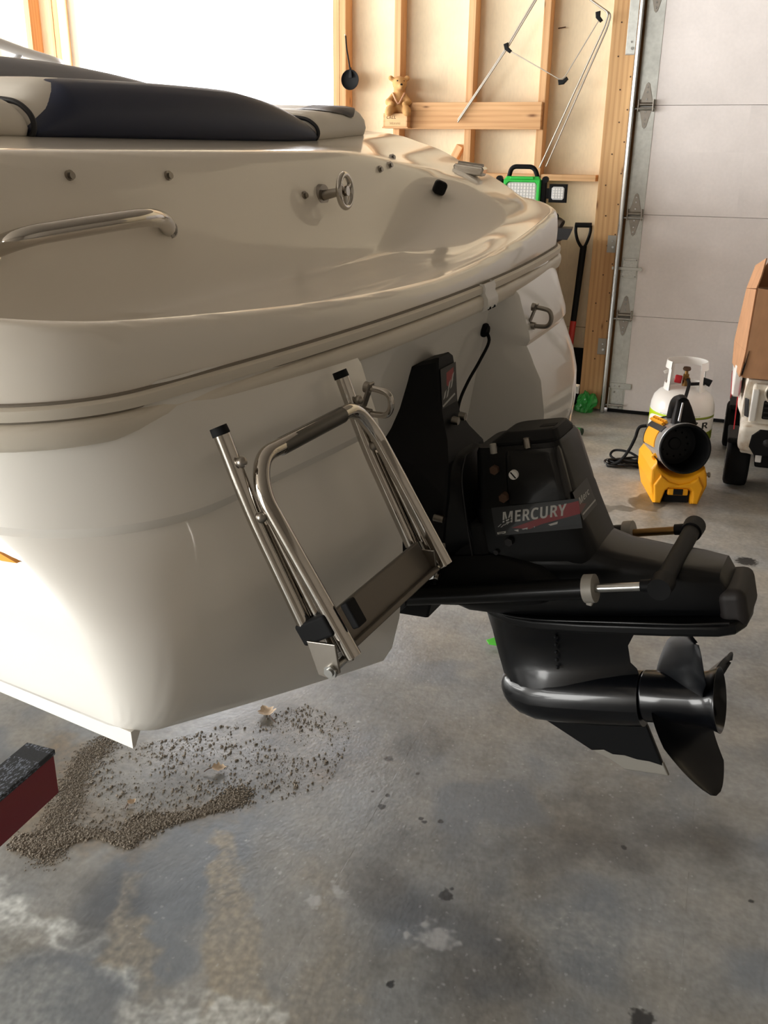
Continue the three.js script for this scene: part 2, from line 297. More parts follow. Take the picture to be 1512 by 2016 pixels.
// ------------------------------------------------------------------ the framed wall with the window and the overhead door
const ZF = -5.37, ZS = -5.47;                              // stud faces and the inner face of the sheathing
{
  const w = struct('wall_back');
  const sheet = (x0, x1, y0, y1, z = ZS, t = 0.03) => part('sheathing_panel', boxUV(span(x0, x1, y0, y1, z - t, z), 'y'), M.sheath, w);
  sheet(-7.0, -5.34, 0.46, 3.3); sheet(-5.337, -4.11, 0.46, 3.3);
  sheet(-4.108, -2.2, 0.46, 0.98); sheet(-4.108, -2.2, 2.5, 3.3);
  sheet(-2.198, -0.58, 0.456, 3.3); sheet(-0.56, 2.4, 2.2, 3.3); sheet(2.4, 3.9, 0.01, 3.3);
  sheet(-7.0, -0.66, 0.335, 0.453, ZS - 0.002);
  part('foundation_curb', [hard(-7.0, -0.60, 0, 0.335, -5.56, ZS + 0.015)], M.rubber, w);
  part('exterior_siding', [hard(-7.0, -4.10, 0, 3.3, -5.62, -5.57), hard(-4.10, -2.21, 0, 0.96, -5.62, -5.57), hard(-4.10, -2.21, 2.52, 3.3, -5.62, -5.57), hard(-2.21, -0.6, 0, 3.3, -5.62, -5.57), hard(-0.6, 2.4, 2.25, 3.3, -5.62, -5.57), hard(2.4, 3.9, 0, 3.3, -5.62, -5.57)], M.white, w);
  let k = 0;
  const lumber = (name, x0, x1, y0, y1, z0, z1, grain = 'y', mat = M.pine) => { k += 0.37; return part(name, boxUV(span(x0, x1, y0, y1, z0, z1, 0.002), grain, k * 0.31, k * 0.77), mat, w); };
  const stud = (x, y0 = 0.46, y1 = 3.2) => lumber('stud', x, x + 0.038, y0, y1, ZS, ZF);
  for (const x of [-6.75, -6.34, -5.93, -5.52, -5.12, -4.71, -4.315, -1.883, -1.467, -1.069]) stud(x);
  stud(-4.146); stud(-4.104); stud(-2.246); stud(-2.206);   // king and trimmer studs each side of the window
  lumber('window_header', -4.065, -2.25, 2.47, 2.62, ZS, ZF, 'x'); lumber('window_sill', -4.065, -2.25, 0.98, 1.018, ZS, ZF, 'x');
  lumber('sill_plate', -6.9, -1.03, 0.335, 0.373, ZS, ZF + 0.001, 'x');
  lumber('blocking_board', -1.862, -1.04, 1.503, 1.638, ZF, ZF + 0.038, 'x');
  lumber('blocking_board', -1.029, -0.732, 1.247, 1.279, ZS, ZF - 0.004, 'x');
  lumber('blocking_board', -1.427, -1.07, 1.247, 1.279, ZS, ZF - 0.004, 'x'); lumber('blocking_board', -1.843, -1.47, 1.235, 1.27, ZS, ZF - 0.004, 'x');
  lumber('brace_block', -0.02, 0.02, -0.05, 0.05, 0, 0.06); const bb = w.children.at(-1); bb.position.set(-1.525, 1.375, ZS + 0.001); bb.rotation.z = -0.5;
  lumber('jamb_post', -0.715, -0.572, 0.012, 3.2, ZS, ZF + 0.004, 'y', M.post);
  lumber('jamb_return', -0.572, -0.535, 0.012, 3.2, ZS - 0.06, ZS + 0.06, 'y', M.post);
  // nail heads down the jamb post
  const nails = [];
  for (let y = 0.3; y < 2.3; y += 0.155) { nails.push(rod([-0.655 + 0.02 * Math.sin(y * 9), y, ZF + 0.003], [-0.655 + 0.02 * Math.sin(y * 9), y, ZF + 0.0055], 0.004, 0.004, 10), rod([-0.6, y + 0.06, ZF + 0.003], [-0.6, y + 0.06, ZF + 0.0055], 0.004, 0.004, 10)); }
  part('nail', nails, M.rust, w).userData.kind = 'stuff';
  part('nail', [rod([-1.01, 1.998, ZS - 0.005], [-0.965, 1.999, ZS + 0.03], 0.003)], M.rust, w);
}
{ // window: white frame, sash bar and clear pane
  const w = struct('window_1');
  part('window_frame', [span(-4.065, -4.02, 1.018, 2.47, -5.56, -5.48), span(-2.29, -2.247, 1.018, 2.47, -5.56, -5.48), span(-4.02, -2.29, 1.018, 1.06, -5.56, -5.48), span(-4.02, -2.29, 2.42, 2.47, -5.56, -5.48)], M.white, w);
  part('window_pane', new THREE.PlaneGeometry(1.74, 1.37).translate(-3.155, 1.74, -5.52), P({ color: 0xffffff, roughness: 0.02, transmission: 1, thickness: 0, ior: 1.45 }), w);
}
// side walls, near wall with an unseen opening added for the side light, ceiling
{
  const plainWall = (name, geos) => { const m = part(name, geos, M.roughWall, scene); m.name = name; m.userData.kind = 'structure'; return m; };
  plainWall('wall_left', [boxUV(hard(-7.0, -6.9, 0, 3.3, -5.55, -4.05)), boxUV(hard(-7.0, -6.9, 2.65, 3.3, -4.05, 3.45)), boxUV(hard(-7.0, -6.9, 0, 3.3, 3.45, 5.0))]);
  plainWall('wall_right', [boxUV(hard(3.8, 3.9, 0, 3.3, -5.55, 5.0))]);
  plainWall('wall_front', [boxUV(hard(-7.0, -6.55, 0, 3.3, 4.9, 5.0)), boxUV(hard(-6.55, -3.45, 2.65, 3.3, 4.9, 5.0)), boxUV(hard(-3.45, 3.9, 0, 3.3, 4.9, 5.0))]);
  const c = part('ceiling', [boxUV(hard(-7.0, 3.9, 3.3, 3.4, -5.6, 5.0), 'x')], M.roughWall, scene); c.userData.kind = 'structure';
}

// ------------------------------------------------------------------ sectional overhead door with hinges, stile plates and bottom seal
const SEC = 0.5345;
{
  const d = struct('door_1'), zf = -5.372;
  for (let i = 0; i < 4; i++) {
    const y0 = 0.0185 + i * SEC, y1 = (i + 1) * SEC + 0.0168 + (i === 3 ? 0.04 : 0);
    const p = part('door_section', boxUV(span(-0.55, 2.36, y0, y1, zf - 0.045, zf, 0.0012), 'x', 0, i * 0.7), M.doorPanel, d);
    part('end_stile', boxUV(span(-0.553, -0.462, y0 + 0.002, y1 - 0.002, zf - 0.001, zf + 0.0022, 0.001), 'y', i * 0.2), M.galv, p);
    part('centre_stile', boxUV(span(0.86, 0.94, y0 + 0.002, y1 - 0.002, zf - 0.001, zf + 0.0022, 0.001), 'y', i * 0.3), M.galv, p);
  }
  part('section_backing', [hard(-0.55, 2.36, 0.02, 2.2, zf - 0.06, zf - 0.046)], M.seam, d);
  part('bottom_seal', [hard(-0.55, 2.36, 0.001, 0.02, zf - 0.05, zf + 0.003)], M.rubber, d);
  // roller hinges at each seam: two tapered leaves, a knuckle barrel and the roller stem that runs into the track
  for (let i = 1; i < 5; i++) {
    const y = i * SEC + 0.0175, x = -0.508, h = [];
    const leaf = (s) => ext([[-0.034, 0], [0.034, 0], [0.026, s * 0.022], [0.009, s * 0.088], [0, s * 0.096], [-0.009, s * 0.088], [-0.026, s * 0.022]].map(([a, b]) => [a, b]), 0.003, 0.0008);
    h.push(move(leaf(1), x, y + 0.012, zf + 0.004), move(leaf(-1), x, y - 0.016, zf + 0.004));
    const hg = part('hinge', [...h, rod([x - 0.037, y + 0.004, zf + 0.012], [x + 0.037, y + 0.004, zf + 0.012], 0.009), span(x - 0.04, x - 0.034, y - 0.03, y + 0.028, zf, zf + 0.03), span(x + 0.034, x + 0.04, y - 0.03, y + 0.028, zf, zf + 0.03), span(x - 0.034, x + 0.034, y - 0.024, y - 0.009, zf + 0.004, zf + 0.022)], M.dullSteel, d);
    part('roller_stem', [rod([x + 0.045, y - 0.017, zf + 0.024], [-0.577, y - 0.017, zf + 0.024], 0.0055), rod([-0.579, y - 0.017, zf + 0.024], [-0.570, y - 0.017, zf + 0.024], 0.021)], M.steel, hg);
    part('bolt', [0.028, 0.062, 0.086, -0.032, -0.066, -0.09].map((o) => rod([x, y + o, zf + 0.005], [x, y + o, zf + 0.0085], 0.0055, 0.0045, 8)), M.steel, hg);
  }
  { // bottom corner bracket with its roller stem, lift strap and the slide latch
    const b = part('bottom_bracket', [span(-0.548, -0.47, 0.022, 0.17, zf, zf + 0.005), span(-0.548, -0.43, 0.14, 0.172, zf + 0.004, zf + 0.012), span(-0.55, -0.545, 0.03, 0.15, zf, zf + 0.035)], M.galv, d);
    part('roller_stem', [rod([-0.575, 0.045, zf + 0.02], [-0.46, 0.045, zf + 0.02], 0.006), rod([-0.579, 0.045, zf + 0.02], [-0.57, 0.045, zf + 0.02], 0.021)], M.steel, b);
    part('bolt', [[-0.52, 0.155], [-0.495, 0.155], [-0.52, 0.12], [-0.49, 0.032]].map(([x, y]) => rod([x, y, zf + 0.005], [x, y, zf + 0.016], 0.006, 0.005, 8)), M.steel, b);
    const l = part('slide_latch', [span(-0.545, -0.468, 0.765, 0.848, zf, zf + 0.008), span(-0.55, -0.463, 0.842, 0.86, zf, zf + 0.006), span(-0.55, -0.463, 0.755, 0.772, zf, zf + 0.006), span(-0.6, -0.44, 0.797, 0.813, zf + 0.007, zf + 0.014), rod([-0.448, 0.805, zf + 0.012], [-0.448, 0.805, zf + 0.028], 0.01)], M.galv, d);
    part('bolt', [[-0.54, 0.851], [-0.473, 0.851], [-0.54, 0.763], [-0.473, 0.763]].map(([x, y]) => rod([x, y, zf + 0.004], [x, y, zf + 0.009], 0.005, 0.004, 8)), M.steel, l);
  }
}
{ // vertical door track: a rolled channel on clips screwed to the post
  const t = thing('door_track', 'long galvanized vertical track between the wooden post and the overhead door', 'track', [-0.575, 0, -5.345]);
  const prof = [[-0.014, 0.026], [-0.012, 0.030], [-0.004, 0.031], [0.006, 0.028], [0.012, 0.020], [0.013, 0.008], [0.012, -0.012], [0.009, -0.022], [0.007, -0.022], [0.010, -0.012], [0.011, 0.008], [0.0095, 0.019], [0.0048, 0.026], [-0.004, 0.0285], [-0.0105, 0.0275], [-0.012, 0.024]];
  const g = new THREE.ExtrudeGeometry(shape(prof.map(([x, y]) => [-x, y])), { depth: 3.2, bevelEnabled: false }); g.rotateX(-Math.PI / 2); g.scale(1, 1, -1); g.translate(0, 0.004, 0);
  const idx = g.index; const q = creased(g, 0.5); part('channel', q, M.steel, t);
  for (const y of [0.373, 0.93, 1.9, 2.5]) {
    const c = part('track_clip', [span(-0.062, -0.004, y - 0.045, y + 0.045, -0.0208, -0.0168), span(-0.006, -0.002, y - 0.03, y + 0.03, -0.026, 0.022)], M.zinc, t);
    part('bolt', [rod([-0.03, y - 0.015, -0.018], [-0.03, y - 0.015, -0.008], 0.008, 0.007, 8), rod([-0.035, y + 0.015, -0.018], [-0.035, y + 0.015, -0.012], 0.006, 0.005, 8)], M.steel, c);
  }
  part('splice_plate', [boxUV(span(-0.062, -0.012, 1.86, 2.6, -0.0208, -0.0162))], M.galv, t);
}

// ------------------------------------------------------------------ the boat (local frame: x aft, y up, z towards the near side)
const BO = V(0.02737, 0, -1.69685), BOAT_ROT = new THREE.Euler(0.031416, -0.139626, -0.05236, 'YZX');
const boat = thing('motorboat', 'cream fibreglass motorboat with navy seat cushions and a black stern drive', 'boat', [BO.x, BO.y, BO.z]);
boat.rotation.copy(BOAT_ROT);
const NT = 22, NA = 16, NS = 14;
function outline(X0, S, r, zi = 0, bend = 0.087) {          // plan curve from z = zi on the transom round the corner and up the side to the bow
  let zs = S - r; const slope = (z) => Math.atan(2 * bend * z);
  for (let i = 0; i < 4; i++) zs = S - r * (1 - Math.sin(slope(zs)));
  const a0 = slope(zs), xs = X0 - bend * zs * zs, cx = xs - r * Math.cos(a0), cz = zs - r * Math.sin(a0), o = [];
  for (let i = 0; i <= NT; i++) { const z = lerp(zi, zs, i / NT); o.push([X0 - bend * z * z, z]); }
  for (let i = 1; i <= NA; i++) { const a = lerp(a0, Math.PI / 2, i / NA); o.push([cx + r * Math.cos(a), cz + r * Math.sin(a)]); }
  for (let i = 1; i <= NS; i++) { const x = lerp(cx, -5.7, Math.pow(i / NS, 0.8)), t = clamp((-x - 2.2) / 3.5, 0, 1); o.push([x, S * (1 + 0.06 * sstep(-x, 0.8, 2.2)) * Math.pow(1 - Math.pow(t, 2.3), 0.75)]); }
  return o;
}
const bottomY = (z) => 0.374 + 0.352 * Math.min(Math.abs(z), 0.97);
{ // hull: stepped lobes each side of a recessed panel that carries the drive
  const edge = 0.865, rows = [                               // [y or fraction of the lower band, aft x, half beam, corner radius]
    { y: 1.105, X: -0.590, S: 0.958, r: 0.25 }, { y: 1.066, X: -0.573, S: 0.960, r: 0.25 }, { y: 1.048, X: -0.556, S: 0.963, r: 0.26 },
    { y: 1.00, X: -0.537, S: 0.966, r: 0.26 }, { y: 0.966, X: -0.523, S: 0.967, r: 0.26 }, { y: 0.952, X: -0.520, S: 0.966, r: 0.25 }, { y: 0.938, X: -0.526, S: 0.960, r: 0.24 }, { y: 0.920, X: -0.515, S: 0.957, r: 0.2 }, { y: 0.900, X: -0.505, S: 0.957, r: 0.17 },
    { f: 0.0, X: -0.484, S: 0.955, r: 0.13 }, { f: 0.2, X: -0.468, S: 0.952, r: 0.115 }, { f: 0.45, X: -0.461, S: 0.948, r: 0.1 }, { f: 0.7, X: -0.463, S: 0.944, r: 0.082 }, { f: 0.88, X: -0.474, S: 0.940, r: 0.062 }, { f: 0.97, X: -0.490, S: 0.938, r: 0.045 }, { f: 1.0, X: -0.515, S: 0.936, r: 0.032 },
  ];
  const ZE = 0.36, half = rows.map((q) => outline(q.X, q.S, q.r, ZE, 0.06)), farHalf = rows.map((q) => outline(q.X, q.S, q.y === undefined ? 0.36 : 0.35, ZE, 0.06));
  const yAt = (q, z, x) => (q.y !== undefined ? q.y - 0 : lerp(edge, bottomY(z), q.f)) + 0.10 * sstep(-x, 2.5, 5.7) * (1 - (q.f ?? 0) * -1.2);
  const recess = (y) => -0.612 - 0.115 * (1.05 - y);
  const colsN = half[0].length, J = rows.length;
  const P0 = (j, c, s = 1) => {                                     // c: 0..3 recess centre to lobe edge, then the outline
    const q = rows[j], half_ = s > 0 ? half : farHalf;
    if (c < 5) {
      const t = [0, 0.5, 0.86, 0.93, 0.975][c], z = ZE * t, y = yAt(q, c < 3 ? z : ZE, -0.6), xe = half_[j][0][0], xr = Math.min(recess(y), xe - 0.002);
      return [c < 3 ? xr : lerp(xr, xe, c === 3 ? 0.35 : 0.86), y, c === 2 ? ZE * 0.88 : z];
    }
    const [x, z] = half_[j][c - 5]; return [x, yAt(q, z, x), z];
  };
  const N = colsN + 5, side = (s) => { const g = grid((i, j) => { const p = P0(j, i, s); return [p[0], p[1], s * p[2]]; }, N - 1, J - 1); if (s > 0) { const ix = g.index.array; for (let k = 0; k < ix.length; k += 3) { const t = ix[k]; ix[k] = ix[k + 1]; ix[k + 1] = t; } g.computeVertexNormals(); } return g; };
  const bottom = (s) => { const g = grid((i, j) => { const p = P0(J - 1, i, s), kx = Math.min(p[0], -0.68), t = j / 6, z = p[2] * (1 - t); return [lerp(p[0], kx, Math.min(1, t * 3)), lerp(p[1], 0.374 - 0.008 + 0.7 * sstep(-kx, 4.2, 5.7), t), s * z]; }, N - 1, 6); return g; };
  const strake = [];                                         // down-turned chine lip along each side
  for (const s of [1, -1]) {
    const sec = []; for (let i = 0; i <= 12; i++) { const x = lerp(-0.556, -2.6, i / 12), z = 0.936 * (1 + 0.06 * sstep(-x, 0.8, 2.2)), y = bottomY(0.935); sec.push([[x, y + 0.004, s * z], [x, y - 0.022, s * (z - 0.0015)], [x, y - 0.022, s * (z - 0.006)], [x, y + 0.002, s * (z - 0.02)]]); }
    strake.push(...loft(sec).map((g) => creased(g, 0.4)));
  }
  const body = creased(merge([side(1), side(-1), bottom(1), bottom(-1)]), 0.5);
  const hull = part('hull', [body, ...strake], M.gel, boat);
  part('graphic_stripe', [ext([[-0.694, 0.9135], [-0.72, 0.919], [-1.05, 0.955], [-1.05, 0.915], [-0.72, 0.9095]], 0.006, 0).translate(0, 0, 0.9555)], S({ color: 0xe8941c, roughness: 0.4 }), hull);
}
// deck: lip, swim platform, rising aft wall, side coamings
const Hc = curveAt([[-1.75, 1.362], [-1.2, 1.352], [-1.06, 1.3465], [-1.0, 1.3435], [-0.98, 1.340], [-0.968, 1.331], [-0.96, 1.312], [-0.945, 1.262], [-0.927, 1.215], [-0.905, 1.168], [-0.88, 1.133], [-0.85, 1.114], [-0.80, 1.109], [-0.72, 1.114], [-0.64, 1.122], [-0.55, 1.131]]);
const Hw = curveAt([[-1.75, 1.35], [-1.3, 1.346], [-1.18, 1.335], [-1.13, 1.324], [-1.05, 1.304], [-0.97, 1.272], [-0.88, 1.246], [-0.82, 1.227], [-0.72, 1.19], [-0.65, 1.173], [-0.58, 1.165]]);
const lipY = (z) => 1.131 + 0.062 * Math.pow(Math.abs(z) / 0.9, 1.6);
const deckY = (x, z, xe) => {
  const a = Math.abs(z), w = z > 0 ? sstep(a, 0.78, 0.96) : sstep(a, 0.28, 0.80), hc = Hc(x), H = lerp(hc + 0.026 * (clamp(z, -0.6, 0.9) - 0.42) * sstep(hc, 1.15, 1.33), Hw(x), w), e = xe === undefined ? 1 : xe - x;
  return lerp(lipY(a), H, sstep(e, -0.01, 0.11));
};
{
  const L3 = outline(-0.603, 0.962, 0.2), full = (o) => [...o.slice(1).reverse().map(([x, z]) => [x, -z]), ...o];
  const top = L3.map(([x, z], i) => i <= NT + NA ? deckY(x, z, x) : lerp(deckY(x, z, x), deckY(x, z), sstep(i, NT + NA, NT + NA + 3)));
  const rowsL = [[-0.577, 0.985, 0.225, (t) => 1.098], [-0.578, 0.984, 0.222, (t) => lerp(1.098, t, 0.5)], [-0.583, 0.980, 0.217, (t) => t - 0.0115], [-0.5865, 0.9775, 0.214, (t) => t - 0.0045], [-0.593, 0.971, 0.208, (t) => t - 0.0008], [-0.603, 0.962, 0.2, (t) => t]];
  const outs = rowsL.map(([X, s, r]) => full(outline(X, s, r))), tops = [...top.slice(1).reverse(), ...top];
  const lip = grid((i, j) => [outs[j][i][0], rowsL[j][3](tops[i]), outs[j][i][1]], outs[0].length - 1, rowsL.length - 1);
  const f3 = full(L3), i0 = NS, i1 = f3.length - 1 - NS, NR = 72;
  const xsD = []; for (let k = 0; k <= NR; k++) xsD.push(k);
  const deckG = grid((i, j) => {
    const [xe, z] = f3[i0 + i], t = j / NR, x = t < 0.2 ? lerp(xe, xe - 0.12, t / 0.2) : t < 0.85 ? lerp(xe - 0.12, Math.min(-1.22, xe - 0.3), (t - 0.2) / 0.65) : lerp(Math.min(-1.22, xe - 0.3), -4.6, (t - 0.85) / 0.15), zz = z * (1 - 0.55 * sstep(-x, 2.6, 4.6));
    return [x, deckY(x, z, xe) + 0.12 * sstep(-x, 2.6, 4.6) - 0, zz];
  }, i1 - i0, NR);
  // side decks between the lip that runs forward and the last column of the deck
  part('deck', [creased(lip, 1.2), deckG], M.gelDeck, boat);
}
{ // rub rail: soft vinyl in three beads with dark seams, and a strap over the joint
  const prof = (a) => outline(-0.577 + a, 0.985 + a, 0.225 + a * 0.8), full = (o) => [...o.slice(1).reverse().map(([x, z]) => [x, -z]), ...o];
  const rail = boat;
  const band = (list) => { const o = list.map(([a]) => full(prof(a))); return creased(grid((i, j) => [o[j][i][0], list[j][1], o[j][i][1]], o[0].length - 1, list.length - 1), 1.0); };
  const b1 = [[-0.006, 1.100], [0.006, 1.0985], [0.012, 1.096], [0.013, 1.088], [0.012, 1.083], [0.004, 1.0805]];
  const b2 = [[0.002, 1.079], [0.0115, 1.0775], [0.0155, 1.073], [0.017, 1.065], [0.0165, 1.056], [0.0145, 1.049], [0.006, 1.045], [-0.008, 1.045]];
  const rr_ = part('rub_rail', [band(b1), band(b2)], M.railVinyl, boat);
  part('rail_seam', [band([[-0.002, 1.1018], [0.0042, 1.1012], [0.0045, 1.0985], [-0.002, 1.098]]), band([[0.0, 1.0812], [0.0062, 1.0808], [0.0062, 1.0792], [0.0, 1.0788]])], M.groove, rr_);
  const st = [[0.014, 1.102], [0.018, 1.094], [0.018, 1.084], [0.025, 1.073], [0.027, 1.062], [0.024, 1.052], [0.014, 1.045]];
  const o = (z, a) => { const x = -0.577 - 0.087 * z * z; return x + a; };
  const strap = creased(grid((i, j) => { const z = lerp(-0.145, -0.205, i / 6); return [o(z, st[j][0]), st[j][1], z]; }, 6, st.length - 1), 1.0);
  const ends = [-0.145, -0.205].map((z) => creased(grid((i, j) => [o(z, st[j][0] - i * 0.02), st[j][1], z], 1, st.length - 1), 1));
  part('rail_splice_strap', [strap, ...ends], M.white, rr_);
  for (const z of [-0.162, -0.188]) part('screw', [rod([o(z, 0.02), 1.051, z], [o(z, 0.0262), 1.0545, z], 0.0035, 0.003, 10)], M.rubber, rr_);
}

// ------------------------------------------------------------------ boat: cushions, fittings, swim ladder
{
  const dY = (x, z) => deckY(x, z);
  // rear bench: a long bolster in white with a taller navy centre panel and a navy insert at the far end
  const benchProf = (z, top, b, xf, xB) => { const h = top - b; return [[xf, b], [xf + 0.012, b + 0.10 * h], [xf + 0.017, b + 0.35 * h], [xf + 0.012, b + 0.6 * h], [xf - 0.003, b + 0.82 * h], [xf - 0.020, b + 0.945 * h], [xf - 0.05, b + h], [xf - 0.12, b + h], [xB + 0.05, b + 0.94 * h], [xB + 0.01, b + 0.7 * h], [xB, b]].map(([x, y]) => [x, y, z]); };
  const bench = (z0, z1, topY, xF, xB, n, base, round = 0.02) => {
    const secs = [];
    for (let i = 0; i <= n; i++) {
      const u = i / n, z = lerp(z0, z1, u * u * (3 - 2 * u)), t = Math.min(Math.abs(z - z0), Math.abs(z1 - z)), k = Math.sqrt(clamp(1 - Math.pow(1 - clamp(t / round, 0, 1), 2), 0, 1)), b = base(z);
      secs.push(benchProf(z, lerp(b + 0.6 * (topY(z) - b), topY(z), k), b, xF(z) - 0.014 * (1 - k), xB));
    }
    const gs = loft(secs, true, true); return [creased(gs[0], 0.9), gs[1], gs[2]];
  };
  const xA = (z) => -1.185 - 0.03 * Math.pow(Math.abs(z) / 0.8, 2), bs = (z) => dY(-1.2, z) - 0.004;
  const peakTop = curveAt([[-0.495, 1.352], [-0.477, 1.372], [-0.409, 1.396], [-0.282, 1.424], [-0.185, 1.4355], [-0.06, 1.440], [0.095, 1.443], [0.25, 1.444], [0.319, 1.441], [0.355, 1.433], [0.385, 1.418], [0.403, 1.40], [0.414, 1.385]]);
  const navyTop = (z) => Math.min(peakTop(z), 1.444 - 0.72 * Math.max(0, z - 0.315));
  const whiteTop = (z) => z > 0 ? 1.404 + 0.014 * sstep(z, 0.41, 0.48) : 1.389 + 0.008 * sstep(-z, 0.5, 0.58) + 0.010 * sstep(-z, 0.62, 0.72);
  const cush = part('bench_cushion', [...bench(0.418, 0.96, whiteTop, xA, -1.62, 40, bs), ...bench(-0.788, -0.492, whiteTop, xA, -1.62, 40, bs)], M.whiteVinyl, boat, 'white vinyl rear bench cushions');
  part('navy_panel', bench(-0.496, 0.416, navyTop, (z) => xA(z) + 0.006, -1.60, 80, bs, 0.012), M.navyVinyl, cush, 'navy vinyl centre panel');
  part('cushion_peak', bench(0.27, 0.416, (z) => peakTop(z) + 0.0005, (z) => xA(z) - 0.012, -1.595, 30, bs, 0.01), M.whiteVinyl, cush);
  for (const [z, top] of [[0.4175, whiteTop(0.419)], [-0.4945, 1.379]]) part('piping', soft(benchProf(z, top, bs(z), xA(z) + 0.002, -1.62).slice(0, 8).map(([x, y, q]) => [x + 0.002, y + 0.002, q]), 0.0048, 40, 8), M.piping, cush);
  { // insert on the far end of the bench: a patch that follows the cushion and runs to a point down its front
    const fr = (z, s) => { const pf = benchProf(z, whiteTop(z), bs(z), xA(z), -1.62), k = clamp(s, 0, 0.999) * 7, i = Math.floor(k), f = k - i; return [0, 1, 2].map((c) => lerp(pf[i][c], pf[i + 1][c], f)); };
    part('navy_insert', creased(grid((i, j) => { const t = i / 16, z = lerp(-0.775, -0.60, t), s0 = 0.46 + 0.40 * Math.pow(Math.abs(t - 0.42) / 0.58, 1.2), p = fr(z, lerp(s0, 0.995, j / 10)); return [p[0] + 0.0022 * (j < 6 ? 1 : 0.4), p[1] + 0.0022, p[2]]; }, 16, 10), 1.2), P({ color: 0x1a2030, roughness: 0.5, side: THREE.DoubleSide }), cush);
  }
  // front seat back behind it, and the windscreen rail further forward
  const fb = part('seat_back', bench(-1.0, 0.3, curveAt([[-1.0, 1.44], [-0.9, 1.455], [-0.737, 1.474], [-0.535, 1.489], [-0.354, 1.494], [0.3, 1.50]]), () => -2.1, -2.22, 50, (z) => 1.40 + 0.036 * sstep(z, -0.95, -0.4)), M.seatBack, boat, 'blue-grey front seat back');
  part('seat_base', bench(-0.98, 0.32, (z) => 1.404 + 0.036 * sstep(z, -0.95, -0.4), () => -2.085, -2.24, 30, () => 1.34), M.whiteVinyl, fb);
  part('windscreen_frame', [rod([-3.0, 1.60, -0.95], [-3.0, 1.535, -1.26], 0.019, 0.019, 12), ...bent([[-3.0, 1.535, -1.26], [-3.0, 1.496, -1.50], [-3.3, 1.46, -1.58]], 0.018, 0.1, 30, 12), rod([-3.0, 1.60, -0.95], [-3.05, 1.36, -0.93], 0.016, 0.016, 12), rod([-3.3, 1.46, -1.0], [-3.3, 1.36, -1.0], 0.016, 0.016, 12), rod([-3.0, 1.53, -1.26], [-3.02, 1.30, -1.02], 0.012, 0.012, 12)], S({ color: 0xd3d5d8, roughness: 0.4 }), boat);
  part('windscreen_pane', loft([[[-2.995, 1.52, -0.95], [-3.0, 1.52, -0.95], [-3.3, 1.40, -0.95], [-3.295, 1.40, -0.95]], [[-2.995, 1.46, -1.50], [-3.0, 1.46, -1.50], [-3.3, 1.38, -1.5], [-3.295, 1.38, -1.5]]]), P({ color: 0xffffff, transmission: 1, thickness: 0, roughness: 0.03 }), boat);
  // grab rail on the aft wall
  part('grab_rail', [...bent([[-0.930, 1.228, 0.745], [-0.875, 1.250, 0.728], [-0.868, 1.255, 0.60], [-0.872, 1.256, 0.49], [-0.898, 1.242, 0.42], [-0.940, 1.216, 0.365]], 0.0138, 0.05, 80, 16), rod([-0.936, 1.222, 0.7475], [-0.925, 1.229, 0.743], 0.016), rod([-0.946, 1.212, 0.357], [-0.932, 1.221, 0.376], 0.0165)], M.chrome, boat);
  // snap studs
  const wallX = (y, z) => { let lo = -1.1, hi = -0.82; for (let i = 0; i < 30; i++) { const m = (lo + hi) / 2; if (deckY(m, z) > y) lo = m; else hi = m; } return (lo + hi) / 2; };
  for (const [y, z] of [[1.312, 0.56], [1.302, 0.34], [1.247, -0.062], [1.282, -0.415], [1.289, -0.475], [1.300, -0.575]]) {
    const x = wallX(y, z);
    part('snap_stud', [rod([x - 0.004, y - 0.001, z], [x + 0.004, y + 0.001, z], 0.0078, 0.0078, 16), rod([x + 0.004, y, z], [x + 0.008, y + 0.001, z], 0.0045, 0.0055, 14)], M.dullSteel, boat);
  }
  { // tow fitting: a round base, a neck and a spoked ring
    const y = 1.243, z = -0.132, x = wallX(y, z), tw = part('tow_eye', [rod([x - 0.006, y, z], [x + 0.005, y + 0.001, z], 0.022, 0.021, 28), rod([x + 0.004, y, z], [x + 0.048, y + 0.012, z - 0.004], 0.0105, 0.0075, 18)], M.dullSteel, boat, 'steel tow eye with a spoked ring');
    const ring = new THREE.TorusGeometry(0.0325, 0.0062, 14, 44), spokes = [0, 1, 2].map((k) => { const a = k * 2.094 + 0.5; return rod([0, 0, 0], [0.035 * Math.cos(a), 0.035 * Math.sin(a), 0], 0.0048, 0.004, 10); });
    const q = merge([ring, ...spokes, rod([0, 0, -0.008], [0, 0, 0.007], 0.012, 0.010, 20)]); q.rotateY(Math.PI / 2 + 0.12); q.rotateZ(0.12); move(q, x + 0.052, y + 0.012, z - 0.006);
    part('tow_ring', q, M.chrome, tw);
  }
  { // black rubber bumper and the pop-up cleat on the far coaming
    const z = -0.61, x = wallX(1.228, z);
    part('rubber_bumper', [turn(box(0.032, 0.033, 0.040, 0, 0, 0, 0.009), 0, 0.5, -0.35).translate(x + 0.018, 1.236, z)], M.rubber, boat);
    const cx = -0.915, cz = -0.86, cy = deckY(cx, cz);
    const cl = part('cleat', [turn(ext([[-0.045, 0], [-0.04, -0.018], [0.04, -0.018], [0.045, 0], [0.04, 0.006], [-0.04, 0.006]], 0.034, 0.004), 0, 0, -0.06).translate(cx, cy + 0.016, cz)], M.chrome, boat);
    part('cleat_horn', [turn(rod([-0.036, 0.006, 0], [0.036, 0.006, 0], 0.007, 0.007), 0, 0, -0.06).translate(cx, cy + 0.016, cz)], M.dullSteel, cl);
    part('deck_fitting', [turn(ext([[-0.07, 0], [-0.06, 0.016], [0.05, 0.02], [0.07, 0.004], [0.07, 0]], 0.05, 0.004), 0, 0.4, 0).translate(-1.46, 1.352, -0.93)], M.chrome, boat);
  }
